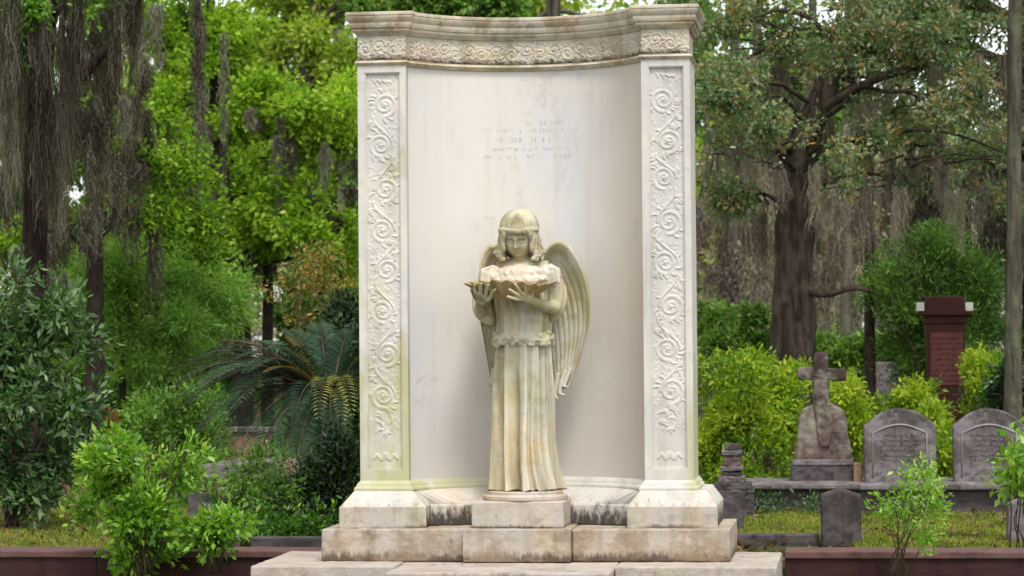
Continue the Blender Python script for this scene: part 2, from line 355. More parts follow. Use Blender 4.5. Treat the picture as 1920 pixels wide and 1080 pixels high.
# ------------------------------------------------------------------ foliage
def leaf_quads(P, D, size, width, g, fold=.0):
    """P base points, D unit directions; one rhombic blade each"""
    n = len(P)
    u = g.normal(size=(n, 3)); s = np.cross(D, u); s /= np.linalg.norm(s, axis=1)[:, None]+1e-9
    l = (size*(.38+1.1*g.random(n)**1.2))[:, None]; wv = l*width*.5
    mid = P + D*l*.45; nn = np.cross(s, D)
    V = np.stack([P, mid + s*wv + nn*wv*fold, P + D*l, mid - s*wv + nn*wv*fold], 1).reshape(-1, 3)
    return V, np.arange(4*n).reshape(n, 4)
def foliage(blobs, per, clump, size, width, g, nclump, gap=.45, gapscale=.9, droop=-.15, hollow=.35, tonebias=0.0, sub=7, spray=.9, stray=.08, var=.42, wild=1.05):
    """blobs: (centre, radii) -> leaf blades set along short sprays around broken-up masses"""
    bb = []
    for c, r in blobs:                   # every mass is broken into smaller uneven ones
        c = np.array(tuple(c)); r = np.array(r)
        for _ in range(sub):
            d = g.normal(size=3); d /= np.linalg.norm(d); f = g.uniform(.25, wild)
            bb.append((c+d*r*f, r*g.uniform(.25, .55)*np.array([1.25, 1.1, .75])))
        bb.append((c, r*.6))
    vol = np.array([max(b[1][0]*b[1][2], 1e-4)**.85 for b in bb]); vol = vol/vol.sum()
    C = []; N = []
    for (c, r), f in zip(bb, vol):
        k = max(2, int(nclump*f*1.7)); d = g.normal(size=(k, 3)); d /= np.linalg.norm(d, axis=1)[:, None]
        rad = (hollow**3 + (1-hollow**3)*g.random(k))**(1/3); rad = np.where(g.random(k) < stray, rad*g.uniform(1.1, 1.6, k), rad)
        C.append(d*rad[:, None]*r + c); N.append(d)
    C = np.concatenate(C); N = np.concatenate(N)
    nz = np.array([mnoise.noise(Vector(p)*gapscale) + .45*mnoise.noise(Vector(p)*gapscale*2.7) for p in C])
    keep = np.argsort(-nz)[:int(len(C)*(1-gap))]
    C = C[keep]; N = N[keep]; nzk = nz[keep]; n = len(C)
    ct = np.clip(.44 + var*nzk + .17*g.normal(size=n) + tonebias, 0, 1)
    ax = N + .7*g.normal(size=(n, 3)); ax[:, 2] += droop+.1; ax /= np.linalg.norm(ax, axis=1)[:, None]
    m = n*per; u = g.random(m); axr = np.repeat(ax, per, 0)
    d = g.normal(size=(m, 3)); d /= np.linalg.norm(d, axis=1)[:, None]
    off = axr*((u-.3)*clump*2.2*spray)[:, None] + d*(clump*(.10+.45*(1-u*.6)))[:, None]
    dd = axr*.8 + d*.9 + .3*g.normal(size=d.shape); dd[:, 2] += droop; dd /= np.linalg.norm(dd, axis=1)[:, None]
    V, F = leaf_quads(np.repeat(C, per, 0)+off, dd, size, width, g, .18)
    tone = np.clip(np.repeat(ct, per) + .10*(u-.5) + .13*g.normal(size=m), 0, .93); tone[g.random(m) < .025] = 1
    return V, F, tone
def merge(sets):
    V = []; F = []; T = []; o = 0
    for v, f, t in sets:
        V.append(v); F.append(f+o); T.append(t); o += len(v)
    return np.concatenate(V), np.concatenate(F), np.concatenate(T)
def strands(beards, g, wid=.018, seg=10):
    """hanging moss: beards = (top point, spread x, spread y, length, count); each beard swells below its branch and thins to ragged tails"""
    Vs = []; Ts = []; wid = wid*.40
    for (c, sx, sy, ln, n) in beards:
        n = int(n*2.6); nt = 5                      # a few tufts side by side, unequal lengths
        tx = g.uniform(-.8, .8, nt)*sx; tl = g.uniform(.35, 1, nt); ti = g.integers(0, nt, n)
        a = g.random(n)*2*np.pi; rr = g.random(n)**.7
        st = g.random(n)**1.4*ln*.72*tl[ti]
        bulge = np.sin(np.pi*np.clip(st/(ln*tl[ti])*.8+.15, 0, 1))
        top = np.array(tuple(c)) + np.stack([tx[ti]+np.cos(a)*rr*sx*.42*bulge, np.sin(a)*rr*sy*bulge, -st], 1)
        L_ = (ln*tl[ti]-st)*(.25+.75*g.random(n)**.8)*(1-.5*rr)
        th = g.random(n)*np.pi; side = np.stack([np.cos(th), np.sin(th)*.6, np.zeros(n)], 1)
        tone0 = np.clip(.42+.17*g.normal()+.22*g.normal(size=n), 0, 1)
        path = top.copy(); prev = None; drift = g.normal(size=(n, 2))*.05; w0 = wid*(.4+.9*g.random(n))
        for k in range(seg+1):
            f = k/seg; wv = (w0*(1-f)**.6*(.7+.6*g.random(n)) + wid*.08)[:, None]
            l = path - side*wv; r = path + side*wv
            if prev is not None:
                Vs.append(np.stack([prev[0], prev[1], r, l], 1).reshape(-1, 3)); Ts.append(np.clip(tone0+.12*g.normal(size=n), 0, 1))
            prev = (l, r)
            path = path + np.stack([drift[:, 0]*L_/seg+g.normal(size=n)*wid*2.6, drift[:, 1]*L_/seg+g.normal(size=n)*wid, -L_/seg], 1)
    V = np.concatenate(Vs); return V, np.arange(len(V)).reshape(-1, 4), np.concatenate(Ts)

def BL(px, py, rx, ry, y, ry_depth=None):
    k = PPM(y); c = W(px, py, y)
    return (c, (rx/k, (ry_depth if ry_depth else min(rx, ry)/k*1.1), ry/k))
def trunk_mb(pts, rad, n=12, rough=.12, m=None):
    """tapered trunk with uneven bark outline"""
    P = crom(pts, 7); rr = lerp_list(rad, len(P)); m = m or MB(); b = len(m.v)
    m.tube(P, rr, n)
    for i in range(b, len(m.v)):
        v = Vector(m.v[i]); k = (i-b)//n; k = min(k, len(P)-1)
        q = v - P[k]; s = 1 + rough*mnoise.noise(v*3.1/max(rad[0], .08)*.25) + rough*.6*mnoise.noise(v*9)
        m.v[i] = tuple(P[k] + q*s)
    return m
def limb(m, a, b, r0, r1, sag=.15, n=6, wob=.12):
    a = Vector(a); b = Vector(b); d = b-a; L_ = d.length
    pts = [a]
    for k in range(1, 5):
        t = k/5; pts.append(a + d*t + Vector((random.gauss(0, wob*.3)*L_, random.gauss(0, wob*.3)*L_, sag*L_*math.sin(t*math.pi) + random.gauss(0, wob*.2)*L_)))
    pts.append(b); P = crom(pts, 4); m.tube(P, lerp_list([r0, r1], len(P)), n); return P
def tree(name, label, cat, group, base, trunk, rad, blobs, leafmat, spec, bark='bark', mosses=None, mossmat='moss', limbs=True, seed=1, crowns='crown', mwid=.018, extra=None):
    """trunk: list of points; blobs: crown masses; spec: foliage keyword values"""
    g = np.random.default_rng(seed); random.seed(seed)
    root = thing(name, label, cat, base, group)
    m = trunk_mb(trunk, rad)
    TP = crom(trunk, 7)
    if limbs and blobs:
        for c, r in blobs:
            c = Vector(c); low = [p for p in TP if p.z < c.z - .1] or TP
            a = min(low, key=lambda p: (p-c).length + .3*abs(p.z-c.z)); rr = rad[-1]*.5+.008
            limb(m, a, c, min(rr, rad[0]*.5), rr*.3)
            for k in range(3):
                q = c + Vector((random.uniform(-.8,.8)*r[0], random.uniform(-.8,.8)*r[1], random.uniform(-.5,.8)*r[2]))
                limb(m, a.lerp(c, .55+.15*k), q, rr*.4, rr*.12, .05)
    if extra:
        for e in extra: trunk_mb(e[0], e[1], 9, .1, m)
    part('trunk', m, M[bark], root, 'all')
    if blobs:
        V, F, T = foliage(blobs, g=g, **spec)
        fast_mesh(crowns, V, F, L[leafmat], root, T, base)
    if mosses:
        V, F, T = strands(mosses, g, mwid); fast_mesh('hanging_moss', V, F, L[mossmat], root, T, base)
    return root
def shrub(name, label, cat, group, base, blobs, leafmat, spec, seed=1, stems=8, bark='stem', sr=.008, part_name='foliage', extra=None):
    g = np.random.default_rng(seed); random.seed(seed)
    root = thing(name, label, cat, base, group); m = MB(); b = Vector(base)
    for k in range(stems):
        c, r = blobs[k % len(blobs)]
        q = Vector(c) + Vector((random.uniform(-.7,.7)*r[0], random.uniform(-.7,.7)*r[1], random.uniform(-.3,.7)*r[2]))
        a = b + Vector((random.uniform(-.05,.05), random.uniform(-.05,.05), 0))
        P = limb(m, a, q, sr*1.4, sr*.5, .03, 6, .08)
        for _ in range(2):
            p = P[random.randint(len(P)//3, len(P)-2)]
            limb(m, p, p + Vector((random.gauss(0,.3)*r[0], random.gauss(0,.3)*r[1], abs(random.gauss(0,.5))*r[2])), sr*.6, sr*.3, .03, 5, .08)
    part('stems', m, M[bark], root, 'all')
    V, F, T = foliage(blobs, g=g, **spec); fast_mesh(part_name, V, F, L[leafmat], root, T, base)
    if extra: extra(root, g)
    return root

# ================================================================== ground
def flat(name, x0, x1, y0, y1, z, mat, n=1):
    mb = MB(); xs = np.linspace(x0, x1, n+1); ys = np.linspace(y0, y1, n+1)
    mb.v = [(x, y, z) for y in ys for x in xs]
    mb.f = [(j*(n+1)+i, j*(n+1)+i+1, (j+1)*(n+1)+i+1, (j+1)*(n+1)+i) for j in range(n) for i in range(n)]
    return part(name, mb, mat)
def ground():
    mb = MB(); xs = np.concatenate([np.linspace(-300, -30, 8), np.linspace(-25, 25, 60), np.linspace(30, 300, 8)])
    ys = np.concatenate([np.linspace(-60, -3, 6), [-1.5, .60, .66, .95], np.linspace(1.4, 60, 60), np.linspace(70, 500, 12)]); nx = len(xs)
    for y in ys:
        for x in xs:
            z = -.35 if y < .63 else GZ + .05*mnoise.noise(Vector((x*.5, y*.5, 0)))*min(1, max(0, (y-9)/6)) - (.02 if y < 9 else 0)
            mb.v.append((x, y, z))
    mb.f = [(j*nx+i, j*nx+i+1, (j+1)*nx+i+1, (j+1)*nx+i) for j in range(len(ys)-1) for i in range(nx-1)]
    props(part('ground', mb, M['ground'], smooth='all'), kind='structure')
ground()

# ================================================================== marble monument
MON = thing('memorial_monument', 'tall white marble curved memorial wall with carved pilasters and heavy cornice, on stepped base', 'monument', (0, .3, 0))
XL, XLI, XRI, XR = -1.072, -.762, .728, 1.032
XC = (XLI+XRI)/2; HALF = (XRI-XLI)/2; SAG = .45; YS = .035
RAD = (HALF**2 + SAG**2)/(2*SAG); YC = YS + SAG - RAD
def outline(off, arcoff=None, n=40, back=.58, xl=XL, xli=XLI, xri=XRI, xr=XR):
    ao = off if arcoff is None else arcoff
    r = RAD - ao; a = [(xl-off, back), (xl-off, -off), (xli+off, -off)]
    x0, x1 = xli+off, xri-off
    for i in range(n+1):
        x = XC - math.cos(math.pi*i/n)*(x1-x0)/2 + ((x0+x1)/2-XC)
        x = min(max(x, x0), x1); a.append((x, YC + math.sqrt(max(r*r-(x-XC)**2, 0))))
    return a + [(xri-off, -off), (xr+off, -off), (xr+off, back)]
def sweep(prof, back=.58, arcf=None):
    return [[(x, y, z) for x, y in outline(o, None if arcf is None else arcf(o), back=back)] for o, z in prof]
# curved wall slab: inner face a little behind the line of the frieze
mb = MB()
def arcpts(r, x0, x1, n=64):
    return [(x, YC + math.sqrt(max(r*r-(x-XC)**2, 1e-6))) for x in [x0+(x1-x0)*(1-math.cos(math.pi*i/n))/2 for i in range(n+1)]]
inner = arcpts(RAD+.015, XLI+.001, XRI-.001)
poly = inner + [(XRI+.06, .62), (XLI-.06, .62)]
zs = [.485, 1.2, 2.0, 2.6, 3.12]
mb.loft([[(x, y, z) for x, y in poly] for z in zs])
part('curved_wall', mb, M['wall'], MON, True)
# worn inscription, shallow cut strokes too eroded to read
mb = MB(); random.seed(5)
def wall_pt(x, z, d=0):
    r = RAD+.015-d; return (x, YC+math.sqrt(r*r-(x-XC)**2), z)
for zc, half, h in ((2.775,.27,.030),(2.725,.33,.022),(2.665,.20,.036),(2.605,.25,.02),(2.555,.29,.022)):
    x = XC-.03-half
    while x < XC-.03+half:
        wd = random.uniform(.008,.02)
        if random.random() < .6:
            for _ in range(random.choice((1,2,2,3))):
                a = random.uniform(0, wd); vert = random.random() < .6
                x0, x1 = (x+a, x+a+.0025) if vert else (x, x+wd)
                z0, z1 = (zc-h/2, zc+h/2) if vert else (zc+random.choice((-h/2, 0, h/2-.003)),)*2
                if not vert: z1 = z0+.003
                v = [wall_pt(x0,z0,.0012), wall_pt(x1,z0,.0012), wall_pt(x1,z1,.0012), wall_pt(x0,z1,.0012)]
                mb.add(v, [(0,1,2,3)])
        x += wd+.005
part('inscription', mb, stone('cut_letters', (.62,.595,.56), mould=0, lich=0, streak=0), MON)
# mouldings of wall head, frieze, cornice: one swept course each
mb = MB(); mb.loft(sweep([(o, z+.03) for o, z in [(.0,3.082),(.004,3.09),(.014,3.096),(.018,3.104),(.010,3.112),(.010,3.119)]]))
weather(part('architrave', mb, M['entab'], MON, True), 0, 0)
mb = MB(); mb.loft(sweep([(-.012,3.148),(-.012,3.325)]))
fr = part('frieze', mb, M['frieze'], MON, True)
def frieze_relief():
    P = [Vector((x, y)) for x, y in outline(-.002, n=200)][1:-1]; s = [0]
    for a, b in zip(P, P[1:]): s.append(s[-1]+(b-a).length)
    Lt = s[-1]; H_ = 3.318-3.153; nx, nz = 1500, 60; g = np.random.default_rng(77)
    X = np.linspace(0, Lt, nx); Z = np.linspace(0, H_, nz); H = np.zeros((nz, nx))
    def stamp(px, pz, r, hh):
        i0, i1 = np.searchsorted(X, (px-r, px+r)); j0, j1 = np.searchsorted(Z, (pz-r, pz+r))
        if i1 <= i0 or j1 <= j0: return
        dx = X[i0:i1][None]-px; dz = Z[j0:j1][:, None]-pz; d = np.sqrt(dx*dx+dz*dz)/r
        H[j0:j1, i0:i1] = np.maximum(H[j0:j1, i0:i1], hh*np.sqrt(np.clip(1-d*d, 0, 1)))
    x = .05; k = 0
    while x < Lt-.04:
        sgn = 1 if k % 2 else -1; zc = .078+.012*sgn
        for t in np.linspace(0, 1, 60):
            a = t*2*math.pi*1.3; r = .044*(1-.75*t); stamp(x+r*math.cos(a)*1.1, zc+sgn*r*math.sin(a), .009-.003*t, .008)
        stamp(x, zc, .012, .013)
        for q in range(7):
            an = g.uniform(0, 6.28); bx, bz = x+.048*math.cos(an), zc+.045*math.sin(an)
            for t in np.linspace(0, 1, 9): stamp(bx+math.cos(an+t)*.026*t, bz+math.sin(an+t)*.026*t, .008*math.sin(math.pi*(t*.8+.15)), .009)
        x += g.uniform(.082,.098); k += 1
    for q in range(1500): stamp(g.uniform(0, Lt), g.uniform(.01, H_-.01), g.uniform(.004, .010), g.uniform(.003, .008))
    H += .0014*g.random((nz, nx)); H[:3] = 0
    px = np.interp(X, s, [p.x for p in P]); py = np.interp(X, s, [p.y for p in P])
    tx = np.gradient(px); ty = np.gradient(py); l = np.hypot(tx, ty)+1e-9; nxn, nyn = ty/l, -tx/l
    H *= .72
    V = np.stack([px[None]+nxn[None]*(H-.004), py[None]+nyn[None]*(H-.004), np.broadcast_to((Z+3.153)[:, None], H.shape)], -1).reshape(-1, 3)
    i, j = np.meshgrid(np.arange(nx-1), np.arange(nz-1)); a = (j*nx+i).ravel(); F = np.stack([a, a+1, a+nx+1, a+nx], 1)
    q = fast_mesh('leaf_relief', V, F, M['frieze'], fr, None, (0, .3, 0)); q.data.polygons.foreach_set('use_smooth', [True]*len(q.data.polygons))
frieze_relief()
cor = [(.008,3.288),(.014,3.296),(.030,3.304),(.040,3.312),(.044,3.320),(.036,3.324),(.036,3.328),(.050,3.332),(.058,3.345),(.062,3.360),(.060,3.366),(.066,3.369),(.074,3.380),(.084,3.392),(.086,3.402),(.080,3.406),(.088,3.410),(.090,3.424),(.084,3.431),(.02,3.437)]
mb = MB(); mb.loft(sweep([(o*.72, z+.02) for o, z in cor], back=.60)); part('cornice', mb, M['entab'], MON, True)
# foot moulding of pilasters and wall
mb = MB(); mb.loft(sweep([(.034,.430),(.036,.440),(.030,.452),(.022,.458),(.020,.470),(.008,.482),(.0,.492)])); part('base_moulding', mb, M['pier'], MON, True)

# carved pilasters: a height field of scrolls on each face
def relief(w, h, cx, nodes, bottom, g, side):
    nx, nz = 120, int(120*h/w*.86); X = np.linspace(0, w, nx); Z = np.linspace(0, h, nz); H = np.zeros((nz, nx))
    def stamp(px, pz, r, hh):
        i0, i1 = np.searchsorted(X, (px-r, px+r)); j0, j1 = np.searchsorted(Z, (pz-r, pz+r))
        if i1 <= i0 or j1 <= j0: return
        dx = X[i0:i1][None] - px; dz = Z[j0:j1][:, None] - pz; d = np.sqrt(dx*dx+dz*dz)/r
        H[j0:j1, i0:i1] = np.maximum(H[j0:j1, i0:i1], hh*np.sqrt(np.clip(1-d*d, 0, 1)))
    def stroke(P, r0, r1, h0, h1):
        n = len(P)
        for k, (a, b) in enumerate(P):
            f = k/(n-1); stamp(a, b, r0+(r1-r0)*f, h0+(h1-h0)*f)
    def leaf(a, b, ang, ln, wd=.011):
        for t in np.linspace(0, 1, 14):
            rr = wd*math.sin(math.pi*min(.95, t*.85+.12))
            stamp(a+math.cos(ang+t*.9)*ln*t, b+math.sin(ang+t*.9)*ln*t, rr, .012)
    for k, (u, v, R0) in enumerate(nodes):
        s = 1 if k % 2 == side else -1; R0 *= 1.0
        th = np.linspace(0, 2*math.pi*1.75, 150); rr = R0*(1-.80*th/th[-1])
        a0 = -math.pi/2 if s > 0 else -math.pi/2
        stroke(list(zip(u+s*rr*np.cos(a0+th), v+rr*np.sin(a0+th))), .0125, .007, .0115, .010)
        stamp(u, v, .014, .016)
        for q in range(5): stamp(u+.019*math.cos(q*1.256), v+.019*math.sin(q*1.256), .008, .010)
        for q in range(9):
            an = g.uniform(0, 2*math.pi); leaf(u+R0*math.cos(an), v+R0*math.sin(an), an-.3, g.uniform(.025, .05), .009)
        if k+1 < len(nodes):           # stem to the next scroll
            u2, v2, R2 = nodes[k+1]
            P = [( u+(u2-u)*t - s*R0*1.0*math.cos(math.pi*t), v-R0 + (v2+R2*.0-(v-R0))*t) for t in np.linspace(0, 1, 60)]
            stroke(P, .009, .008, .013, .012)
            vm = (v+v2)/2
            for q in range(6): leaf(w*(.16 if s > 0 else .84)+g.normal()*.006, vm+g.normal()*.02, g.uniform(0, 6.3), .032)
    lv = nodes[-1][1]-nodes[-1][2]
    for q in range(7):                 # leafy foot of the scroll
        t = q/6; leaf(cx+.035*math.cos(q*2.1), lv-.03-.13*t, g.uniform(.3, 2.8), .05, .012)
    stroke([(cx+.05*math.sin(t*3.1), lv-.18*t) for t in np.linspace(0, 1, 50)], .008, .006, .012, .010)
    for t in np.linspace(-1, 1, 40):    # cartouche
        stamp(cx+t*w*.36, bottom+.012*math.cos(t*9), .008+.012*(1-abs(t)), .012)
    H += .0012*np.array(g.random((nz, nx)))
    for q in range(4): leaf(w*(.25+.17*q), h-.06, 1.2+.3*q, .035, .010)
    for q in range(420):
        stamp(g.uniform(.01, w-.01), g.uniform(lv-.16, h-.02), g.uniform(.006, .014), .0055)
    for _ in range(2):
        H[1:-1, 1:-1] = .25*H[1:-1, 1:-1]*2 + .125*(H[:-2, 1:-1]+H[2:, 1:-1]+H[1:-1, :-2]+H[1:-1, 2:])
    return X, Z, H
def pilaster(x0, x1, us, side, seed):
    g = np.random.default_rng(seed); z0, z1 = .492, 3.112
    ps = MB(); fx0, fx1 = (x0+.045, x1-.038); pz0, pz1 = .56, 3.072; d = .022
    # frame pieces butt against each other round the sunk panel
    ps.box(x0, fx0, .0, .5, z0, z1); ps.box(fx1, x1, .0, .5, z0, z1)
    ps.box(fx0, fx1, .0, .5, pz1, z1); ps.box(fx0, fx1, .0, .5, z0, pz0)
    o = part('pilaster', ps, M['pier'], MON)
    # inner bead
    fb = MB()
    for a, b, c, e in ((fx0, fx0+.007, pz0, pz1), (fx1-.007, fx1, pz0, pz1), (fx0+.007, fx1-.007, pz1-.008, pz1), (fx0+.007, fx1-.007, pz0, pz0+.008)):
        fb.box(a, b, .006, .04, c, e)
    part('panel_bead', fb, M['pier'], o)
    w_, h_ = fx1-fx0-.014, pz1-pz0-.016; gx, gz = fx0+.007, pz0+.008
    nodes = [(w_*u, z-gz, r) for u, z, r in us]
    X, Z, H = relief(w_, h_, w_*.5, nodes, .535+.06-gz+.045, g, side)
    nz, nx = H.shape; XX, ZZ = np.meshgrid(X+gx, Z+gz); V = np.stack([XX, d-H*.42, ZZ], -1).reshape(-1, 3)
    i, j = np.meshgrid(np.arange(nx-1), np.arange(nz-1)); a = (j*nx+i).ravel(); F = np.stack([a, a+1, a+nx+1, a+nx], 1)
    q = fast_mesh('scroll_relief', V, F, M['pier'], o, None, (0, .3, 0)); q.data.polygons.foreach_set('use_smooth', [True]*len(q.data.polygons))
def zz(py): return 1.33+(650-py)/301.2
pilaster(XL, XLI, [(.56,zz(187),.075),(.42,zz(264),.072),(.56,zz(349),.078),(.46,zz(426),.072),(.58,zz(503),.074),(.44,zz(581),.074),(.58,zz(662),.078),(.44,zz(742),.076)], 0, 3)
pilaster(XRI, XR, [(.40,zz(188),.075),(.54,zz(266),.078),(.40,zz(335),.072),(.54,zz(418),.078),(.42,zz(494),.074),(.58,zz(577),.080),(.46,zz(657),.072),(.56,zz(736),.082)], 1, 4)

# upper plinth course: pier blocks with sloped tops and a dished middle
def dish(xa, xb, ya, sag, n=24): return [(xa+(xb-xa)*i/n, ya+sag*math.sin(math.pi*i/n)) for i in range(n+1)]
o1 = [(-1.185,.74),(-1.185,-.10),(-.640,-.10)] + dish(-.640,.625,.10,.14) + [(.625,-.10),(1.178,-.10),(1.178,.74)]
o2 = [(-1.105,.70),(-1.105,-.036),(-.735,-.036)] + [(x, y-.05) for x, y in arcpts(RAD, -.735, .70, 24)] + [(.70,-.036),(1.112,-.036),(1.112,.70)]
mb = MB(); mb.loft([[(x, y, z) for x, y in o] for o, z in ((o1,.203),(o1,.325),([(x+(0 if abs(x)>1.1 else 0), y+.006) for x, y in o1],.335),(o2,.430))])
weather(part('plinth_course', mb, M['recess'], MON), .006, 0)
# facing of pier blocks a few millimetres proud, less darkened
for a, b in ((-1.190,-.637),(.622,1.183)):
    f = MB(); f.box(a, b, -.108, -.09, .2, .334); weather(part('plinth_block_face', f, M['base'], MON), .004, 4, .004)
# lower step
for a, b in ((-1.285,-.388),(.290,1.262)):
    f = MB(); f.box(a, b, -.20, .80, .0, .2); weather(part('lower_step', f, M['step'], MON), .008, 5, .007)
f = MB(); f.box(-.384,.286,-.275,.62,.0,.206); weather(part('pedestal_lower_block', f, M['step'], MON), .008, 5, .006)
f = MB(); f.box(-.335,.238,-.215,.30,.206,.372); weather(part('pedestal_block', f, M['base'], MON), .010, 5, .006)
# bottom slabs
for a, b, c, h in ((-1.66,-.768,-.55,0.0),(.583,1.555,-.55,-.002)):
    f = MB(); f.box(a, b, c, .62, -.36, h); weather(part('bottom_slab', f, M['slab'], MON), .010, 5, .009)
f = MB(); f.box(-.764,.579,-.86,-.30,-.36,-.012); weather(part('front_slab', f, M['slab'], MON), .012, 5, .009)
f = MB(); f.box(-.764,.579,-.296,.60,-.36,-.004); weather(part('bottom_slab', f, M['slab'], MON), .008, 4, .006)

# ================================================================== angel statue
O = Vector((-.028, .045, .372))        # foot of the round plinth
ANG = thing('angel_statue', 'weathered marble girl angel holding a scallop shell bowl, standing before the curved white wall', 'statue', O)
ZB = .055                               # top of the disc
def A(px, py, y=0.0):                  # statue-local survey helper -> world point
    return Vector(((px-981)/302.5 + O.x, O.y + y, O.z + ZB + (922-py)/302.5))
mb = MB(); mb.lathe([(.262,0),(.268,.006),(.268,.024),(.262,.030),(.24,.033),(.236,.037),(.236,.050),(.228,.055)], O, 72)
weather(part('round_plinth', mb, M['base'], ANG, True), 0, 1, .003)

# ---- skirt with deep hanging folds
def skirt():
    mb = MB(); n = 288; NZ = 150; rings = []
    g = np.random.default_rng(12)
    K = 21; ph = np.sort((np.arange(K) + .30*g.normal(size=K))/K*2*math.pi); amp = .6+.6*g.random(K); wd = (.75+.5*g.random(K))
    top, bot = 642, 918
    for k in range(NZ+1):
        f = k/NZ; py = top+(bot-top)*f
        xl = np.interp(py, [642,700,780,860,900,918], [929,925,924,921,919,919]); xr = np.interp(py, [642,700,780,830,880,905,918], [1032,1034,1036,1036,1043,1051,1054])
        c = A((xl+xr)/2, py); rx = (xr-xl)/2/302.5 - .006; ry = np.interp(f, [0,.4,1], [.12,.135,.185]); yo = np.interp(f, [0,1], [0,-.01])
        ring = []
        for j in range(n):
            th = 2*math.pi*j/n; h = 0
            for q in range(K):
                dth = (th-ph[q]-.06*math.sin(f*2.2+q*1.7)*f+math.pi) % (2*math.pi)-math.pi
                s = .115*wd[q]*(1+.12*f)
                h += amp[q]*math.exp(-(dth/s)**2)
            dep = .080*(.35+.65*min(1, f*3.0))*(1+.35*f)
            rr = 1 - dep*(1-min(h, 1.25))/rx*1.15
            flare = 0
            if f > .93: flare = (f-.93)/.07; 
            rr += .035*flare*(.6+.4*math.sin(th*9+1))
            x = c.x + rx*rr*math.cos(th); y = c.y + yo + ry*rr*math.sin(th)
            ring.append((x, y, c.z - .012*flare*math.sin(th*11)**2))
        rings.append(ring)
    mb.loft(rings); return mb
part('skirt', skirt(), M['gown'], ANG, 'all')
# ---- hem: toes peeping at the foot
mb = MB()
for dx in (-.055, .06): mb.ell(A(981+dx*302, 917, -.185), (.042,.05,.022))
# ---- bodice, gathered vertical pleats
mb2 = MB(); rings = []; g = np.random.default_rng(3); n = 220; K = 26
ph = (np.arange(K)+.25*g.normal(size=K))/K*2*math.pi; am = .5+.7*g.random(K)
for k in range(71):
    f = k/70; py = 488+(646-488)*f
    xl = np.interp(py, [488,500,520,545,570,600,628,646], [948,928,918,922,926,930,929,926]); xr = np.interp(py, [488,500,520,545,570,600,628,646], [1010,1032,1040,1038,1037,1036,1032,1034])
    c = A((xl+xr)/2, py); rx = (xr-xl)/2/302.5; ry = np.interp(f, [0,.15,.4,.8,1], [.06,.10,.135,.118,.125]); ring = []
    for j in range(n):
        th = 2*math.pi*j/n; h = 0
        for q in range(K):
            dth = (th-ph[q]-.1*math.sin(f*3+q*2.3)+math.pi) % (2*math.pi)-math.pi; h += am[q]*math.exp(-(dth/.085)**2)
        dep = .030*min(1, f*3)
        rr = 1-dep*(1-min(h,1.2))/rx
        ring.append((c.x+rx*rr*math.cos(th), c.y+ry*rr*math.sin(th), c.z))
    rings.append(ring)
mb2.loft(rings); part('bodice', mb2, M['gown'], ANG, 'all')
# ---- scalloped overskirt ruffle at the hips
mb = MB(); random.seed(9)
for k in range(34):
    th = 2*math.pi*k/34; r = (.182, .140)
    z = 634 + 5*math.sin(k*1.9) + 3*math.sin(k*.7); c = A(981, z)
    for q in range(4):
        a = th + random.uniform(-.08,.08)
        mb.ell((c.x-.004+r[0]*math.cos(a), c.y+r[1]*math.sin(a), c.z+random.uniform(-.028,.024)), (random.uniform(.012,.024), random.uniform(.010,.018), random.uniform(.010,.020)), Matrix.Rotation(random.uniform(-.8,.8), 3, 'Y'), 10, 7)
mb.add(*(lambda r: (r.v, r.f))(MB().loft([[ (A(981,632).x-.004+.168*math.cos(t*.1257)*s, A(981,632).y+.128*math.sin(t*.1257)*s, A(981,632).z+dz) for t in range(50)] for s, dz in ((.98,.035),(1.05,.02),(1.08,0),(1.07,-.02),(1.0,-.035))])))
remesh('hip_ruffle', mb, .0055, M['gown'], ANG, 2)

# ---- body: head, neck, arms and hands in one carved surface
HC = A(974.5, 440, -.040)              # centre of the skull
FT = Matrix.Rotation(R(21), 3, 'X') @ Matrix.Rotation(R(-5), 3, 'Z')   # head bowed, turned slightly
def headfn(p, q):
    x, y, z = p; q = Vector(q)
    # p on unit sphere: face towards -y
    fr = max(0, -y)
    def gb(cx, cz, sx, sz): return math.exp(-((x-cx)/sx)**2-((z-cz)/sz)**2)*(1 if y < .1 else 0)
    if z < 0: q.x *= 1-.19*(-z)**2; q.y *= 1-.10*(-z)
    q.y -= .0075*gb(0,-.72,.30,.20)                      # chin
    for s in (-1, 1):
        q.y += .020*gb(s*.36,.03,.20,.12)*1.0           # eye sockets
        q.y -= .0160*gb(s*.36,-.01,.13,.055)             # lowered lids
        q.y += .0075*gb(s*.36,-.075,.15,.020); q.y += .0050*gb(s*.36,.07,.15,.022)
        q.y -= .0050*gb(s*.36,.17,.24,.06)               # brows
        q.y -= .0095*gb(s*.48,-.36,.24,.24); q.x += s*.004*gb(s*.7,-.4,.3,.25)              # cheeks
        q.y += .0040*gb(s*.22,-.52,.08,.06)              # corners of the mouth
    q.y -= .0110*gb(0,.02,.085,.22); q.y -= .0250*gb(0,-.20,.095,.11) # nose
    for s in (-1, 1): q.y -= .0080*gb(s*.10,-.25,.06,.06)
    q.y += .0060*gb(0,-.325,.14,.035)
    q.y -= .0120*gb(0,-.405,.155,.045); q.y += .0110*gb(0,-.455,.15,.022); q.y -= .0120*gb(0,-.505,.125,.045); q.y += .0060*gb(0,-.60,.2,.045)
    return q
body = MB(); body.ell(HC, (.100, .118, .142), FT, 150, 140, headfn)
def cap(m, pts, rad, n=14): m.tube(crom(pts, 6), lerp_list(rad, len(crom(pts, 6))), n)
cap(body, [A(976,505,.02), A(976,485,-.005), A(975,462,-.02)], [.060,.046,.046])
cap(body, [A(930,500,.0), A(978,494,.01), A(1028,500,.0)], [.045,.06,.045])
body.ell(A(978,530,.0), (.13,.09,.13))
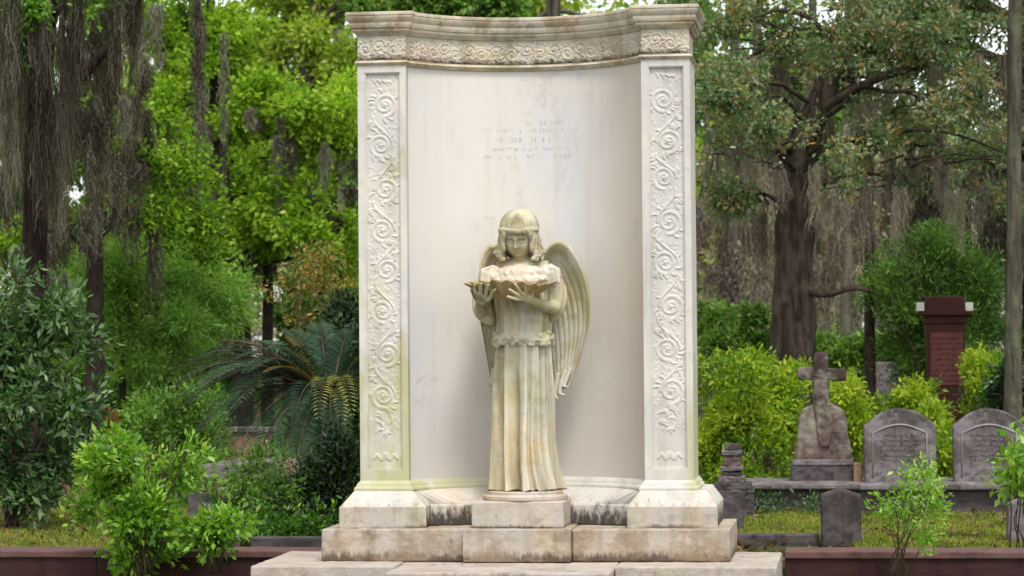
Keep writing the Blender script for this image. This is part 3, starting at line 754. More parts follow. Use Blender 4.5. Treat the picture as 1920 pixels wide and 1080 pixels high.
# left-hand arm (image left)
def arm(sh, el, wr, pm): 
    cap(body, [sh, el], [.050,.042]); cap(body, [el, el.lerp(wr, .45)+Vector((0,0,-.004)), wr], [.042,.038,.026]); cap(body, [wr, pm], [.027,.030])
SHc = A(968, 540, -.26)                # middle of the shell bowl
def hand(pm, wr, fingers, thumb, n):
    """palm slab, four unequal bent fingers, a thumb leaving the side of the palm"""
    d = (pm-wr).normalized(); body.ell(pm+d*.008, (.033,.020,.033))
    for b, m_, t_ in fingers:
        P = [pm.lerp(Vector(b), .35), b, m_, t_]; PP = crom(P, 5); body.tube(PP, lerp_list([.0135,.0125,.0115,.0085], len(PP)), 10); body.ell(PP[-1], (.0085,)*3, None, 8, 6)
    PP = crom([wr.lerp(pm, .55), thumb[0], thumb[1]], 5); body.tube(PP, lerp_list([.016,.014,.010], len(PP)), 10); body.ell(PP[-1], (.010,)*3, None, 8, 6)
sh1, el1, wr1, pm1 = A(926,508,.0), A(899,583,-.03), A(903,571,-.20), A(911,562,-.27)
arm(sh1, el1, wr1, pm1)
hand(pm1, wr1, [(A(906,554,-.325), A(902,543,-.355), A(903,533,-.385)), (A(914,553,-.345), A(914,541,-.385), A(917,531,-.415)),
                (A(922,555,-.350), A(926,543,-.395), A(931,534,-.425)), (A(929,560,-.350), A(936,550,-.395), A(943,543,-.425))], (A(899,555,-.27), A(894,541,-.31)), Vector((0,-1,0)))
sh2, el2, wr2, pm2 = A(1030,508,.0), A(1043,577,-.05), A(1015,567,-.24), A(1001,559,-.31)
arm(sh2, el2, wr2, pm2)
hand(pm2, wr2, [(A(998,548,-.36), A(997,538,-.385), A(996,527,-.40)), (A(991,550,-.385), A(986,541,-.415), A(981,533,-.43)),
                (A(987,555,-.385), A(979,549,-.42), A(971,543,-.44)), (A(985,561,-.375), A(976,559,-.41), A(967,556,-.43))], (A(1008,548,-.33), A(1011,536,-.36)), Vector((0,-1,0)))
remesh('body', body, .0040, M['statue'], ANG, 2, .35)

# ---- hair: cap, rolled band, waves and curls to the shoulders
hair = MB()
def hairfn(p, q):
    a = math.atan2(p.x, -p.y); s = .0035*math.sin(a*22+math.sin(p.z*5)*1.5)
    return Vector(q)*(1+s/.1)
capm = Matrix.Rotation(R(19), 3, 'X')
def hc(x, y, z): return HC + capm @ Vector((x*1.06, y*1.13, z*1.20))
hair.ell(hc(0, .030, .040), (.122,.126,.118), capm, 90, 40, hairfn)
hair.ell(hc(0, .075, -.045), (.098,.062,.105)); hair.ell(hc(0,.06,-.10),(.10,.05,.06))
for k in range(25):                     # rolled front band above the brow
    f = (k-12)/12; a = f*1.45
    p = hc(.108*math.sin(a), -.098*math.cos(a)+.008, .060-.022*abs(f)**1.6); hair.ell(p, (.017,.017,.014), None, 10, 8)
for k in range(0):                     # slanting second roll
    f = (k-2)/9; a = f*1.15
    hair.ell(hc(.105*math.sin(a), -.080*math.cos(a)+.012, .100-.030*f-.012*abs(f)), (.013,.013,.009), None, 10, 8)
for s in (-1, 1):
    for q in range(9):                  # soft curls beside the face
        b = q/8; x0 = s*(.078+.030*b); y0 = -.072+.085*b
        P = [hc(x0*.95, y0, .05), hc(x0*1.04, y0-.008, .0), hc(x0*1.10+s*.004*math.sin(q*3), y0-.010, -.05), hc(x0*1.30+s*.010*math.sin(q*2.1), y0+.002, -.080), hc(x0*1.14+s*.014*math.sin(q*1.3), y0-.010, -.098-.012*math.sin(q*2.7))]
        PP = crom(P, 5); r0 = .0135
        hair.tube(PP, [r0*(1+.34*math.sin(i*.9+q*1.7)) for i in range(len(PP))], 9)
        hair.ell(PP[-1], (.019,.018,.015), None, 9, 7); hair.ell(PP[-4]+Vector((s*.008,0,0)), (.018,.018,.013), None, 9, 7)
for k in range(9):                      # soft fringe falling on the forehead
    f = (k-4)/4; hair.tube([hc(.070*f, -.095*math.cos(f*.8)-.004, .062), hc(.078*f, -.103*math.cos(f*.85), .048), hc(.088*f, -.098*math.cos(f*.9), .038-.030*abs(f)**2)], [.015,.012,.006], 8)
for i, v in enumerate(hair.v):
    v = Vector(v); d = (v-HC).normalized(); hair.v[i] = tuple(v + d*(.006*mnoise.noise(Vector((v.x*30, v.y*30, v.z*14))) + .0025*mnoise.noise(v*90)))
remesh('hair', hair, .0042, M['statue'], ANG, 2, .4)

# ---- puffed collar and short sleeves
col = MB(); random.seed(21)
def puff(c, r, rot=None, fr=9, am=.10):
    col.ell(c, r, rot, 60, 40, lambda p, q: Vector(q)*(1+am*abs(math.sin(math.atan2(p.y, p.x)*fr*.5+p.z*1.3))-am*.5))
puff(A(928,516,-.03), (.085,.085,.072)); puff(A(1028,516,-.03), (.088,.085,.075)); puff(A(978,512,-.07), (.15,.095,.060), None, 16); puff(A(978,524,-.09), (.16,.09,.045), None, 18)
for k in range(15):                     # gathers radiating from the neckline
    f = (k-7)/7; col.tube([A(976+22*f, 492, -.085+.05*abs(f)), A(977+38*f, 506, -.150+.06*abs(f)**2), A(978+50*f, 524, -.165+.08*abs(f)**2)], [.006,.013,.014], 8)
for s_ in (-1, 1):
    for k in range(9):                  # pleats of the puffed shoulders
        a = -1.9+k*.36; c_ = A(978+s_*48, 516, -.03)
        col.tube([c_+Vector((s_*.02, -.02, .072)), c_+Vector((s_*.075*math.cos(a*.9), -.085*math.cos(a*.35), .035))+Vector((0, 0, .02*math.sin(a))), c_+Vector((s_*.085*math.cos(a), -.090*abs(math.cos(a*.5)), -.045))], [.008,.014,.010], 8)
for i, v in enumerate(col.v):
    v = Vector(v); am_ = min(1, abs(v.x-A(978,500).x)/.13)**2*.8+.2; d = v - A(978, 520, .05); col.v[i] = tuple(v + d.normalized()*am_*(.020*mnoise.noise(v*38) + .008*mnoise.noise(v*80)))
remesh('collar', col, .0048, M['collar'], ANG, 6, .5)
# hanging sleeves behind the elbows
for name_, P, Rr in (('sleeve', [A(920,520,.0), A(905,548,.01), A(902,575,.0), A(910,592,.0), A(922,603,.01)], [.062,.066,.062,.046,.024]), ('sleeve', [A(1034,520,.0), A(1043,545,.0), A(1043,572,-.01), A(1036,590,.0), A(1030,600,.01)], [.06,.064,.058,.044,.026])):
    sm = MB(); PP = crom(P, 12); n = 40; rr = lerp_list(Rr, len(PP)); b = 0; sm.tube(PP, rr, n)
    for i in range(len(sm.v)):
        k = min(i//n, len(PP)-1); j = i % n; v = Vector(sm.v[i]); s = 1+.10*math.sin(j/n*2*math.pi*7+k*.12); sm.v[i] = tuple(PP[k]+(v-PP[k])*s)
    remesh(name_, sm, .0055, M['statue'], ANG, 2, .4)

# ---- scallop shell bowl
sh = MB(); n = 200; rows = 26; outer = []; inn = []
for k in range(rows+1):
    f = k/rows
    ro = []; ri = []
    for j in range(n):
        th = 2*math.pi*j/n; cx, sy = math.cos(th), math.sin(th)
        rib = math.cos(th*20); e = f**.62
        hx = (.272 if cx > 0 else .282); 
        point = .0*max(0, -cx)**14*f**3
        x = SHc.x-.002 + cx*(hx*e+point)*(1+.075*rib*f**.6) + .0*f; y = SHc.y + sy*.175*e*(1+.13*rib*f**.6)
        z = SHc.z + np.interp(f, [0,.12,.4,.75,1], [-.073,-.070,-.045,.005,.036]) + .0065*rib*f**2 + .010*math.sin(th*3+1)*f**3 - (.006 if cx > .5 else 0)*f
        ro.append((x, y, z)); ri.append((SHc.x+(x-SHc.x)*(.955 if f > .1 else 1), SHc.y+(y-SHc.y)*(.94 if f > .1 else 1), z+.014*(1-f*.75)))
    outer.append(ro); inn.append(ri)
sh.loft(outer + inn[::-1]); part('shell_bowl', sh, M['shell'], ANG, 'all')

# ---- wings
def wing(side, outer, inner, tips):
    """outer / inner edges as survey pixels from the shoulder top down to the tip"""
    U, V_ = 90, 220; Po = crom([A(*p[:2], p[2]) for p in outer], 40); Pi = crom([A(*p[:2], p[2]) for p in inner], 40)
    def samp(P, t):
        k = t*(len(P)-1); i = min(int(k), len(P)-2); return P[i].lerp(P[i+1], k-i)
    fv = []; bv = []
    for j in range(V_+1):
        t = j/V_; a = samp(Po, t); b = samp(Pi, t)
        for i in range(U+1):
            s = i/U; p = a.lerp(b, s)
            lead = math.exp(-((s-.07)/.085)**2)*max(0, 1-t*1.4)*.080 + .012*math.exp(-(s/.06)**2)
            nf = 11; x = s*nf*(1-.25*t) + .35*math.sin(t*2.5); fr = x-math.floor(x)
            feather = .0065*(1-abs(2*fr-1)**3)*min(1, max(0, (t-.12)*4))
            # rows of short coverts below the arched leading edge
            cov = 0
            if t < .50:
                rr = (s*5.2 + .5*(math.floor(t*26) % 2)); cov = .010*(abs(math.sin(math.pi*(t*13+.0))))*(.4+.6*abs(math.sin(math.pi*rr)))*max(0, 1-t*2.0)
            dish = .030*math.sin(math.pi*min(1, s*1.1))*max(0, 1-t)**.6
            y = p.y + dish - lead - feather - cov
            fv.append((p.x, y, p.z)); bv.append((p.x, p.y + .030 + .01*math.sin(math.pi*s), p.z))
    mb = MB(); n = U+1; off = len(fv); f = []
    for j in range(V_):
        for i in range(U):
            a = j*n+i; f.append((a, a+1, a+n+1, a+n)); f.append((off+a, off+a+n, off+a+n+1, off+a+1))
    for j in range(V_):
        for i in (0, U):
            a = j*n+i; f.append((a, a+n, off+a+n, off+a))
    for j in (0, V_):
        for i in range(U):
            a = j*n+i; f.append((a, a+1, off+a+1, off+a))
    mb.add(fv+bv, f)
    o = part('wing', mb, M['wing'], ANG, 'all')
    for P, r in tips:                    # curled feather ends
        tm = MB(); PP = crom([A(*q[:2], q[2]) for q in P], 8); tm.tube(PP, lerp_list(r, len(PP)), 12, True, .55); part('feather_tip', tm, M['wing'], o, 'all')
wing(1, [(1014,500,.10),(1024,464,.07),(1046,446,.05),(1068,456,.04),(1085,482,.04),(1098,515,.05),(1104,555,.07),(1103,600,.09),(1094,640,.11),(1079,685,.13),(1062,727,.13)],
     [(1006,560,.13),(1006,580,.14),(1006,590,.15),(1006,600,.16),(1008,620,.16),(1012,640,.16),(1016,655,.16),(1022,670,.16),(1028,690,.16),(1034,712,.15),(1040,735,.14)],
     [([(1066,690,.12),(1057,712,.11),(1054,724,.10),(1062,727,.08)],[.012,.014,.011,.005]), ([(1056,694,.11),(1047,722,.10),(1045,737,.09),(1055,742,.07)],[.012,.015,.012,.005]), ([(1042,700,.10),(1037,728,.09),(1036,742,.08),(1043,750,.06)],[.012,.014,.011,.005])])
wing(-1, [(948,495,.10),(944,462,.09),(930,452,.08),(912,454,.07),(900,474,.07),(893,505,.07),(889,545,.08),(892,590,.10),(898,630,.12),(906,680,.13),(913,722,.13)],
     [(956,560,.12),(956,580,.13),(955,590,.14),(952,600,.15),(948,620,.15),(944,640,.15),(941,655,.15),(938,670,.15),(934,690,.15),(930,712,.14),(924,730,.13)],
     [([(918,690,.10),(916,712,.10),(914,722,.10),(908,722,.08)],[.014,.017,.013,.005]), ([(926,700,.10),(922,722,.09),(919,734,.09),(912,736,.07)],[.014,.018,.014,.005])])

# ================================================================== kerbs, graves
def ppbox(mb, x0, x1, yt, yb, y, depth, ztop=None, zbot=None):
    """block whose front face fills the survey rectangle at depth y"""
    a = W(x0, yt, y); b = W(x1, yb, y)
    mb.box(a.x, b.x, y, y+depth, zbot if zbot is not None else b.z, ztop if ztop is not None else a.z); return a, b
def kerb(x0, x1, label):
    r = thing('kerb_wall', label, 'kerb wall', ((x0+x1)/2, .8, -.35), 'red granite kerb walls either side of the monument')
    n = max(1, round((x1-x0)/1.6)); d = (x1-x0)/n
    for i in range(n):
        f = MB(); f.box(x0+d*i+.003, x0+d*(i+1)-.003, .635, .985, -.36, -.045); weather(part('kerb_body', f, M['granitedark'], r), 0, 4, .008)
        f = MB(); f.box(x0+d*i+.002, x0+d*(i+1)-.002, .615, 1.0, -.045, 0.0); weather(part('coping_stone', f, M['granite'], r), .008, 4, .006)
kerb(-8, -1.30, 'dark red granite kerb wall running left from the monument behind the bright shrub')
kerb(1.57, 8, 'dark red granite kerb wall running right from the monument under the headstones')

# grass plots between kerbs
def plot(name, x0, x1, y0, y1, label_n, seed, n=26000, h=.034):
    g = np.random.default_rng(seed); P = np.stack([g.uniform(x0, x1, n), g.uniform(y0, y1, n), np.full(n, GZ-.005)], 1)
    D = np.stack([.45*g.normal(size=n), .45*g.normal(size=n), np.ones(n)], 1); D /= np.linalg.norm(D, axis=1)[:, None]
    V, F = leaf_quads(P, D, h, .22, g); nz = np.array([mnoise.noise(Vector(p)*1.6)+.6*mnoise.noise(Vector(p)*5) for p in P]); k = nz+.25*g.normal(size=n) > -.42; P = P[k]; V = V.reshape(n, 4, 3)[k].reshape(-1, 3); nz = nz[k]; n = len(nz); F = np.arange(4*n).reshape(n, 4); t = np.clip(.5+.4*nz+.22*g.normal(size=n), 0, 1)
    o = fast_mesh(name, V, F, L['grass'], None, t); props(o, kind='stuff'); return o
a, b = W(1300, 1000, 3.4), W(1545, 1000, 3.4)
plot('grass', a.x, b.x, 3.2, 7.1, '', 1, 26000)
c, d = W(1600, 1000, 3.4), W(1990, 1000, 3.4)
plot('grass', c.x, d.x, 2.0, 6.3, '', 2, 34000)
a, b = W(-150, 1000, 3.4), W(330, 1000, 3.4)
plot('grass', a.x, b.x, 2.2, 7.0, '', 3, 36000)
# fallen leaves and weeds over the forest floor
def litter(name, n, x0, x1, y0, y1, mat, size, seed, up=.25):
    g = np.random.default_rng(seed); P = np.stack([g.uniform(x0, x1, n), g.uniform(y0, y1, n), np.full(n, GZ-.01)+g.random(n)*.03], 1)
    D = np.stack([g.normal(size=n), g.normal(size=n), up*np.abs(g.normal(size=n))], 1); D /= np.linalg.norm(D, axis=1)[:, None]
    V, F = leaf_quads(P, D, size, .5, g); o = fast_mesh(name, V, F, L[mat], None, np.clip(.5+.3*g.normal(size=n), 0, 1)); props(o, kind='stuff')
litter('leaf_litter', 30000, -8, 9, 1.1, 20, 'litter', .06, 4)
litter('fallen_leaves', 900, -6, 6, 1.1, 7, 'litter', .045, 6, .5)
litter('ground_cover', 36000, -9, 11, 7, 26, 'mid', .10, 5, 1.4)

def block(r, name, x0, x1, yt, yb, y, depth, mat, bev=.01, sub=4, amp=.012, **k):
    m = MB(); ppbox(m, x0, x1, yt, yb, y, depth, **k); return weather(part(name, m, M[mat], r), bev, sub, amp)
def px_thing(name, label, cat, px, py, y, z=None, group=None):
    c = W(px, py, y); return thing(name, label, cat, (c.x, y, GZ if z is None else z), group)
def letters(r, x0, x1, y0, y1, rows, y, seed, mat, off=.004, parent=None):
    """eroded rows of cut letters, unreadable as in the photograph"""
    random.seed(seed)
    for k in range(rows):
        m = MB(); py = y0+(y1-y0)*k/(rows-1) if rows > 1 else y0; sh = random.uniform(0, .25)*(x1-x0); x = x0+sh/2
        a = W(x, py, y); e = W(x1-sh/2, py, y).x; h = (y1-y0)/rows*.42/PPM(y); q = a.x
        while q < e:
            wd = h*random.uniform(.45, .9)
            if random.random() < .86:
                for _ in range(random.choice((2,2,3))):
                    if random.random() < .6: xx = q+random.choice((0, wd*.5, wd*.85)); m.box(xx, xx+h*.17, y-off, y+.002, a.z-h/2, a.z+h/2)
                    else: z_ = a.z+random.choice((-h/2, 0, h*.36)); m.box(q, q+wd, y-off*.8, y+.002, z_, z_+h*.15)
            q += wd+h*.28
        part('inscription_line', m, mat, parent or r)

LET = stone('dark_letters', (.07,.04,.04), mould=.2, lich=0, streak=0)
LETG = stone('pale_letters', (.33,.31,.31), mould=.3, lich=0, streak=.2)

# pointed marker post with a low dark kerb to its left
r = px_thing('marker_post', 'dark grey upright gravestone post with low pointed top between two grass plots', 'gravestone', 1577, 1020, 2.9)
def gable_slab(name, r, x0, x1, ye, yp, yb, y, depth, mat, arch=False, amp=.012, zb=None, n=24, shoulder=0):
    a = W(x0, ye, y); b = W(x1, ye, y); zt = W((x0+x1)/2, yp, y).z; zb_ = W(x0, yb, y).z if zb is None else zb; m = MB(); ring = []
    ring.append((a.x, zb_)); 
    for i in range(n+1):
        f = i/n; u = abs(f-.5)*2
        s = 1-u**2.1 if arch else 1-u
        x = a.x+(b.x-a.x)*f
        ring.append((x, a.z+(zt-a.z)*s))
    ring.append((b.x, zb_))
    m.loft([[(x, y, z) for x, z in ring], [(x, y+depth, z) for x, z in ring]])
    o = part(name, m, M[mat], r); md = o.modifiers.new('bevel', 'BEVEL'); md.width = .012; md.segments = 2; md.limit_method = 'ANGLE'
    rm = o.modifiers.new('rm', 'REMESH'); rm.mode = 'VOXEL'; rm.voxel_size = .014; rm.use_smooth_shade = True
    dm = o.modifiers.new('wear', 'DISPLACE'); dm.texture = CL; dm.strength = amp; dm.texture_coords = 'LOCAL'; return o
gable_slab('post_body', r, 1538, 1614, 928, 916, 1022, 2.9, .14, 'dkgrey', zb=GZ-.03)
r = px_thing('low_kerb', 'low black stained stone kerb in front of the small grass plot beside the monument steps', 'kerb', 1450, 1020, 3.0)
block(r, 'kerb_stone', 1352, 1536, 1002, 1026, 3.0, .16, 'dkgrey')
r = px_thing('marker_post', 'brown grey stone post at the right picture edge beside the grass strip', 'gravestone', 1925, 1020, 3.0)
gable_slab('post_body', r, 1888, 1964, 945, 930, 1024, 3.0, .15, 'grey', zb=GZ-.03)

# headstone with rounded shoulder half behind the steps
r = px_thing('small_headstone', 'small black round-topped headstone half hidden behind the right end of the monument steps', 'gravestone', 1362, 975, 4.2)
gable_slab('headstone_body', r, 1322, 1394, 962, 936, 1000, 4.2, .10, 'dkgrey', True, zb=GZ-.03)

# terrace wall that carries the cross
r = px_thing('terrace_wall', 'long low blackened stone terrace wall under the cross monument', 'low wall', 1500, 955, 6.6)
block(r, 'wall_body', 1385, 1606, 918, 962, 6.62, .9, 'dkgrey', zbot=GZ-.03)
block(r, 'wall_cap', 1378, 1612, 908, 918, 6.55, 1.06, 'grey', .014)
# cross monument
YX = 7.1
r = px_thing('cross_monument', 'mossy stone latin cross rising from a tapered rock-shaped base on the dark terrace', 'cross monument', 1545, 905, YX, W(1545, 903, YX).z)
block(r, 'lower_plinth', 1482, 1606, 873, 910, YX, .42, 'dkgrey', .014)
block(r, 'upper_plinth', 1486, 1600, 862, 873, YX-.01, .40, 'grey', .012)
def px_prism(name, r, pts, y, depth, mat, vox=.013, amp=.015, taper=1.0):
    P = [W(px, py, y) for px, py in pts]; m = MB(); cx = sum(p.x for p in P)/len(P)
    m.loft([[(p.x, y, p.z) for p in P], [(cx+(p.x-cx)*taper, y+depth, p.z) for p in P]])
    o = part(name, m, M[mat], r); rm = o.modifiers.new('rm', 'REMESH'); rm.mode = 'VOXEL'; rm.voxel_size = vox; rm.use_smooth_shade = True
    s = o.modifiers.new('s', 'SMOOTH'); s.iterations = 2
    dm = o.modifiers.new('wear', 'DISPLACE'); dm.texture = CL; dm.strength = amp; dm.texture_coords = 'LOCAL'; return o
px_prism('carved_base', r, [(1490,864),(1492,838),(1497,806),(1498,784),(1506,768),(1518,762),(1530,756),(1556,756),(1568,763),(1580,770),(1587,788),(1588,810),(1594,838),(1598,864)], YX+.06, .26, 'cross', amp=.03)
px_prism('cross_shaft', r, [(1526,760),(1525,668),(1530,660),(1548,660),(1552,668),(1554,760)], YX+.12, .14, 'cross', amp=.02)
px_prism('cross_arm', r, [(1496,712),(1496,690),(1504,688),(1580,692),(1587,694),(1587,714)], YX+.13, .12, 'cross', amp=.02)
px_prism('vine_relief', r, [(1536,838),(1530,790),(1527,740),(1536,738),(1548,742),(1560,790),(1556,838)], YX+.03, .06, 'cross', amp=.04)
r2 = px_thing('side_block', 'small pinkish stone block between the cross base and the left arched headstone', 'stone block', 1606, 905, 7.0, W(1606, 905, 7.0).z)
block(r2, 'block_body', 1600, 1617, 868, 908, 7.0, .16, 'pinkstone')

# plinth and two arched headstones
YH = 6.9
r = px_thing('headstone_plinth', 'wide dark stepped stone plinth carrying both arched headstones', 'plinth', 1760, 985, 6.4)
block(r, 'plinth_cap', 1600, 1975, 907, 919, 6.60, .95, 'grey', .014)
block(r, 'plinth_body', 1606, 1972, 919, 968, 6.68, .85, 'dkgrey', .02, amp=.03)
block(r, 'plinth_foot', 1598, 1980, 968, 984, 6.35, 1.2, 'dkgrey', .012, zbot=GZ-.03)
def headstone(x0, x1, label, seed):
    r = px_thing('arched_headstone', label, 'headstone', (x0+x1)/2, 910, YH, W((x0+x1)/2, 908, YH).z+.0, 'arched grey headstones on the dark plinth')
    gable_slab('headstone_body', r, x0, x1, 800, 766, 909, YH, .13, 'head', True, .012)
    w_ = x1-x0
    f = MB(); 
    # raised moulding that frames the inscription field
    P = [(x0+w_*.13, 895), (x0+w_*.13, 816), (x0+w_*.13, 812)] + [(x0+w_*(.13+.74*t), 812-16*math.sin(math.pi*t)) for t in np.linspace(.1, .9, 9)] + [(x0+w_*.87, 812), (x0+w_*.87, 895)]
    f.tube([W(a, b, YH-.002) for a, b in P], .008, 6); weather(part('frame_moulding', f, LETG, r, 'all'), 0, 0)
    letters(r, x0+w_*.22, x1-w_*.22, 815, 862, 6, YH-.002, seed, LETG, .006)
headstone(1619, 1755, 'round-topped grey headstone with eroded lettering, nearer the cross monument', 2)
headstone(1786, 1923, 'round-topped grey headstone at the right edge partly hidden by a leafy branch', 8)

# tall brownstone pedestal monument
YB = 13.5
r = px_thing('pedestal_monument', 'tall reddish brown pedestal gravestone with heavy cap and inscription panel behind the arched headstones', 'pedestal monument', 1773, 800, YB)
block(r, 'shaft', 1737, 1812, 605, 745, YB, .42, 'brown', .012)
block(r, 'neck', 1734, 1815, 590, 606, YB-.03, .48, 'brown', .01)
px_prism('cap', r, [(1722,592),(1722,582),(1732,578),(1733,566),(1738,560),(1745,555),(1800,554),(1808,560),(1813,566),(1815,578),(1825,582),(1825,592)], YB-.10, .62, 'brown', .02, .008)
for a, b in ((1718,1733),(1810,1825)):
    block(r, 'corner_block', a, b, 567, 583, YB-.11, .2, 'white', .006, 3, .004)
block(r, 'inscription_panel', 1744, 1806, 624, 722, YB-.012, .01, 'brownpanel', .003, 0, 0)
letters(r, 1748, 1802, 634, 714, 9, YB-.014, 4, LET, .003)
block(r, 'lower_shaft', 1740, 1812, 745, 830, YB-.004, .44, 'brown', .01, zbot=GZ-.03)
r = px_thing('step_stone', 'small stepped brown stone on the foot of the tall brown pedestal', 'stone block', 1795, 800, 12.7)
for i, (x0, x1, yt, yb) in enumerate(((1786,1814,740,751),(1779,1820,751,762),(1773,1822,762,776),(1772,1824,776,850))):
    block(r, 'step', x0, x1, yt, yb, 12.7-.03*i, .3+.03*i, 'brown', .006, 3, .006, **({'zbot': GZ-.03} if i == 3 else {}))
# distant marker
r = px_thing('small_marker', 'small far grey headstone with dark shoulders among the yellow green bushes', 'gravestone', 1655, 760, 19.5)
px_prism('marker_body', r, [(1630,860),(1632,715),(1623,705),(1622,684),(1630,679),(1678,679),(1687,684),(1686,706),(1676,716),(1677,860)], 19.5, .3, 'grey', .02, .02)
# stacked little monument
r = px_thing('stacked_monument', 'small weathered monument of stacked stones with white flecks just right of the tall memorial', 'gravestone', 1372, 925, 6.0)
for x0, x1, yt, yb, m_ in ((1359,1386,832,845,'dkgrey'),(1353,1391,845,855,'grey'),(1356,1388,855,875,'cross'),(1350,1393,875,884,'grey'),(1355,1390,884,893,'dkgrey'),(1346,1396,893,905,'grey'),(1340,1408,905,920,'dkgrey'),(1335,1414,920,952,'dkgrey')):
    block(r, 'stone_course', x0, x1, yt, yb, 6.0-(x1-x0)*.0015, (x1-x0)*.004+.02, m_, .01, 3, .03, **({'zbot': GZ-.03} if yb == 952 else {}))

# ---- left side stones
r = px_thing('stone_pedestal', 'weathered pinkish square stone pedestal with pale cap under the sago palm', 'pedestal', 462, 872, 15)
block(r, 'pedestal_body', 430, 497, 810, 876, 15, .4, 'pinkstone', zbot=GZ-.03)
block(r, 'pedestal_cap', 424, 503, 802, 811, 14.96, .48, 'grey')
r = px_thing('grave_ledger', 'flat grey ledger slab lying in front of the pinkish pedestal', 'ledger slab', 430, 885, 12.4)
block(r, 'ledger_slab', 372, 470, 872, 884, 12.4, 1.6, 'grey', zbot=GZ-.03)
r = px_thing('rough_stone', 'rough brown fieldstone in the undergrowth beneath the palm', 'stone', 548, 905, 8.6)
m = MB(); c = W(548, 884, 8.6); m.ell(c, (.10,.09,.12)); px = part('stone_body', m, M['pinkstone'], r, 'all'); weather(px, 0, 2, .06)
r = px_thing('low_marker', 'low dark stone marker beside the white vase', 'gravestone', 372, 978, 5.2)
block(r, 'marker_body', 352, 388, 925, 985, 5.2, .12, 'grey', zbot=GZ-.03)
r = px_thing('flower_vase', 'small white stone vase standing between the dark marker and the undergrowth', 'vase', 396, 975, 5.0)
c = W(396, 975, 5.0); m = MB(); m.lathe([(.028,0),(.030,.02),(.018,.03),(.03,.06),(.036,.10),(.030,.14),(.024,.15),(.032,.165),(.026,.165),(.018,.15),(.005,.12)], (c.x, 5.0, GZ), 24)
part('vase_body', m, M['white'], r, 'all')
r = px_thing('grave_kerb', 'low black kerb stone between the palm undergrowth and the monument steps', 'kerb', 550, 1022, 2.0)
block(r, 'kerb_stone', 470, 640, 1008, 1032, 1.9, .16, 'dkgrey', zbot=GZ-.03)
r = px_thing('old_ledger', 'brown mossy ledger stone in the shade behind the left grass plot', 'ledger slab', 150, 915, 9.0)
block(r, 'ledger_slab', 105, 185, 897, 915, 9.0, .9, 'pinkstone', zbot=GZ-.03)
r = px_thing('far_ledger', 'pale thin ledger slab below the red flowers', 'ledger slab', 200, 840, 17)
block(r, 'ledger_slab', 140, 235, 832, 840, 17, .8, 'grey', zbot=GZ-.03)

# ================================================================== vegetation
def PX(l, y): return [W(a, b, y) for a, b in l]
def down(p, z=None): return Vector((p.x, p.y, GZ-.1 if z is None else z))
def beards(lst, y, g, n=110, wide=1.0):
    out = []
    for px, py, hw, ln in lst:
        k = PPM(y); yy = y+g.uniform(-.5, .5); out.append((W(px, py, yy), hw/k*wide, hw/k*.8, ln/k, n))
    return out
def auto_beards(x0, x1, y0, y1, ln0, ln1, hw0, hw1, y, cnt, g, n=90, dy=1.5):
    out = []
    for _ in range(cnt):
        yy = y+g.uniform(-dy, dy); k = PPM(yy)
        out.append((W(g.uniform(x0, x1), g.uniform(y0, y1), yy), g.uniform(hw0, hw1)/k, g.uniform(hw0, hw1)/k*.7, g.uniform(ln0, ln1)/k, n))
    return out
G0 = np.random.default_rng(100)

# ---- far wood closing the view behind both sides (one mass)
def far_wood():
    g = np.random.default_rng(50); sets = []
    lo = []
    for k in range(46):
        y = g.uniform(58, 72); x = -26+52*k/45+g.uniform(-.6,.6)
        right = x > 3
        h = g.uniform(1.4, 4.2)+(2.2*g.random() if right else 0)
        lo.append((Vector((x, y, h)), (1.8, 1.5, g.uniform(1.6, 2.6))))
    sets.append(foliage(lo, 8, .5, .17, .6, g, 5200, gap=.25, gapscale=.5, tonebias=.02, var=.7))
    V, F, T = merge(sets); o = fast_mesh('distant_undergrowth', V, F, L['brown'], None, T); props(o, kind='stuff')
    hi = []
    for k in range(40):
        y = g.uniform(60, 78); x = -28+30*k/39
        hi.append((Vector((x, y, g.uniform(4, 13))), (2.2, 2, 2.0)))
    V, F, T = foliage(hi, 7, .6, .24, .6, g, 2600, gap=.3, gapscale=.35, tonebias=.0)
    o = fast_mesh('distant_canopy', V, F, L['yellow'], None, T); props(o, kind='stuff')
    hi = []
    for k in range(30):
        y = g.uniform(52, 70); x = 2+20*k/29
        hi.append((Vector((x, y, g.uniform(4, 7.5))), (1.6, 2, 1.3)))
    V, F, T = foliage(hi, 8, .45, .15, .6, g, 2400, gap=.45, gapscale=.6, tonebias=.1, var=.7)
    o = fast_mesh('distant_canopy', V, F, L['brown'], None, T); props(o, kind='stuff')
far_wood()
def side_wood():
    """the same wood carried on to both sides of the graveyard, and more undergrowth on the forest floor"""
    g = np.random.default_rng(58)
    for x0, x1, mat, n in ((-62,-25,'mid',46), (8.5,50,'mid',52), (-25,1.5,'feather',30)):
        bl_ = []
        for k in range(n):
            x = x0+(x1-x0)*k/(n-1)+g.uniform(-1,1); y = g.uniform(66, 76) if x1 == 1.5 else g.uniform(34, 62) if abs(x) > 14 else g.uniform(56, 66)
            for _ in range(4): bl_.append((Vector((x+g.uniform(-1,1), y, g.uniform(.6, 11))), (2.2, 2, 1.7)))
        V, F, T = foliage(bl_, 8, .6, .30, .55, g, 11000, gap=.25, gapscale=.35, tonebias=.0, var=.6, sub=4)
        o = fast_mesh('distant_wood', V, F, L[mat], None, T); props(o, kind='stuff')
side_wood()
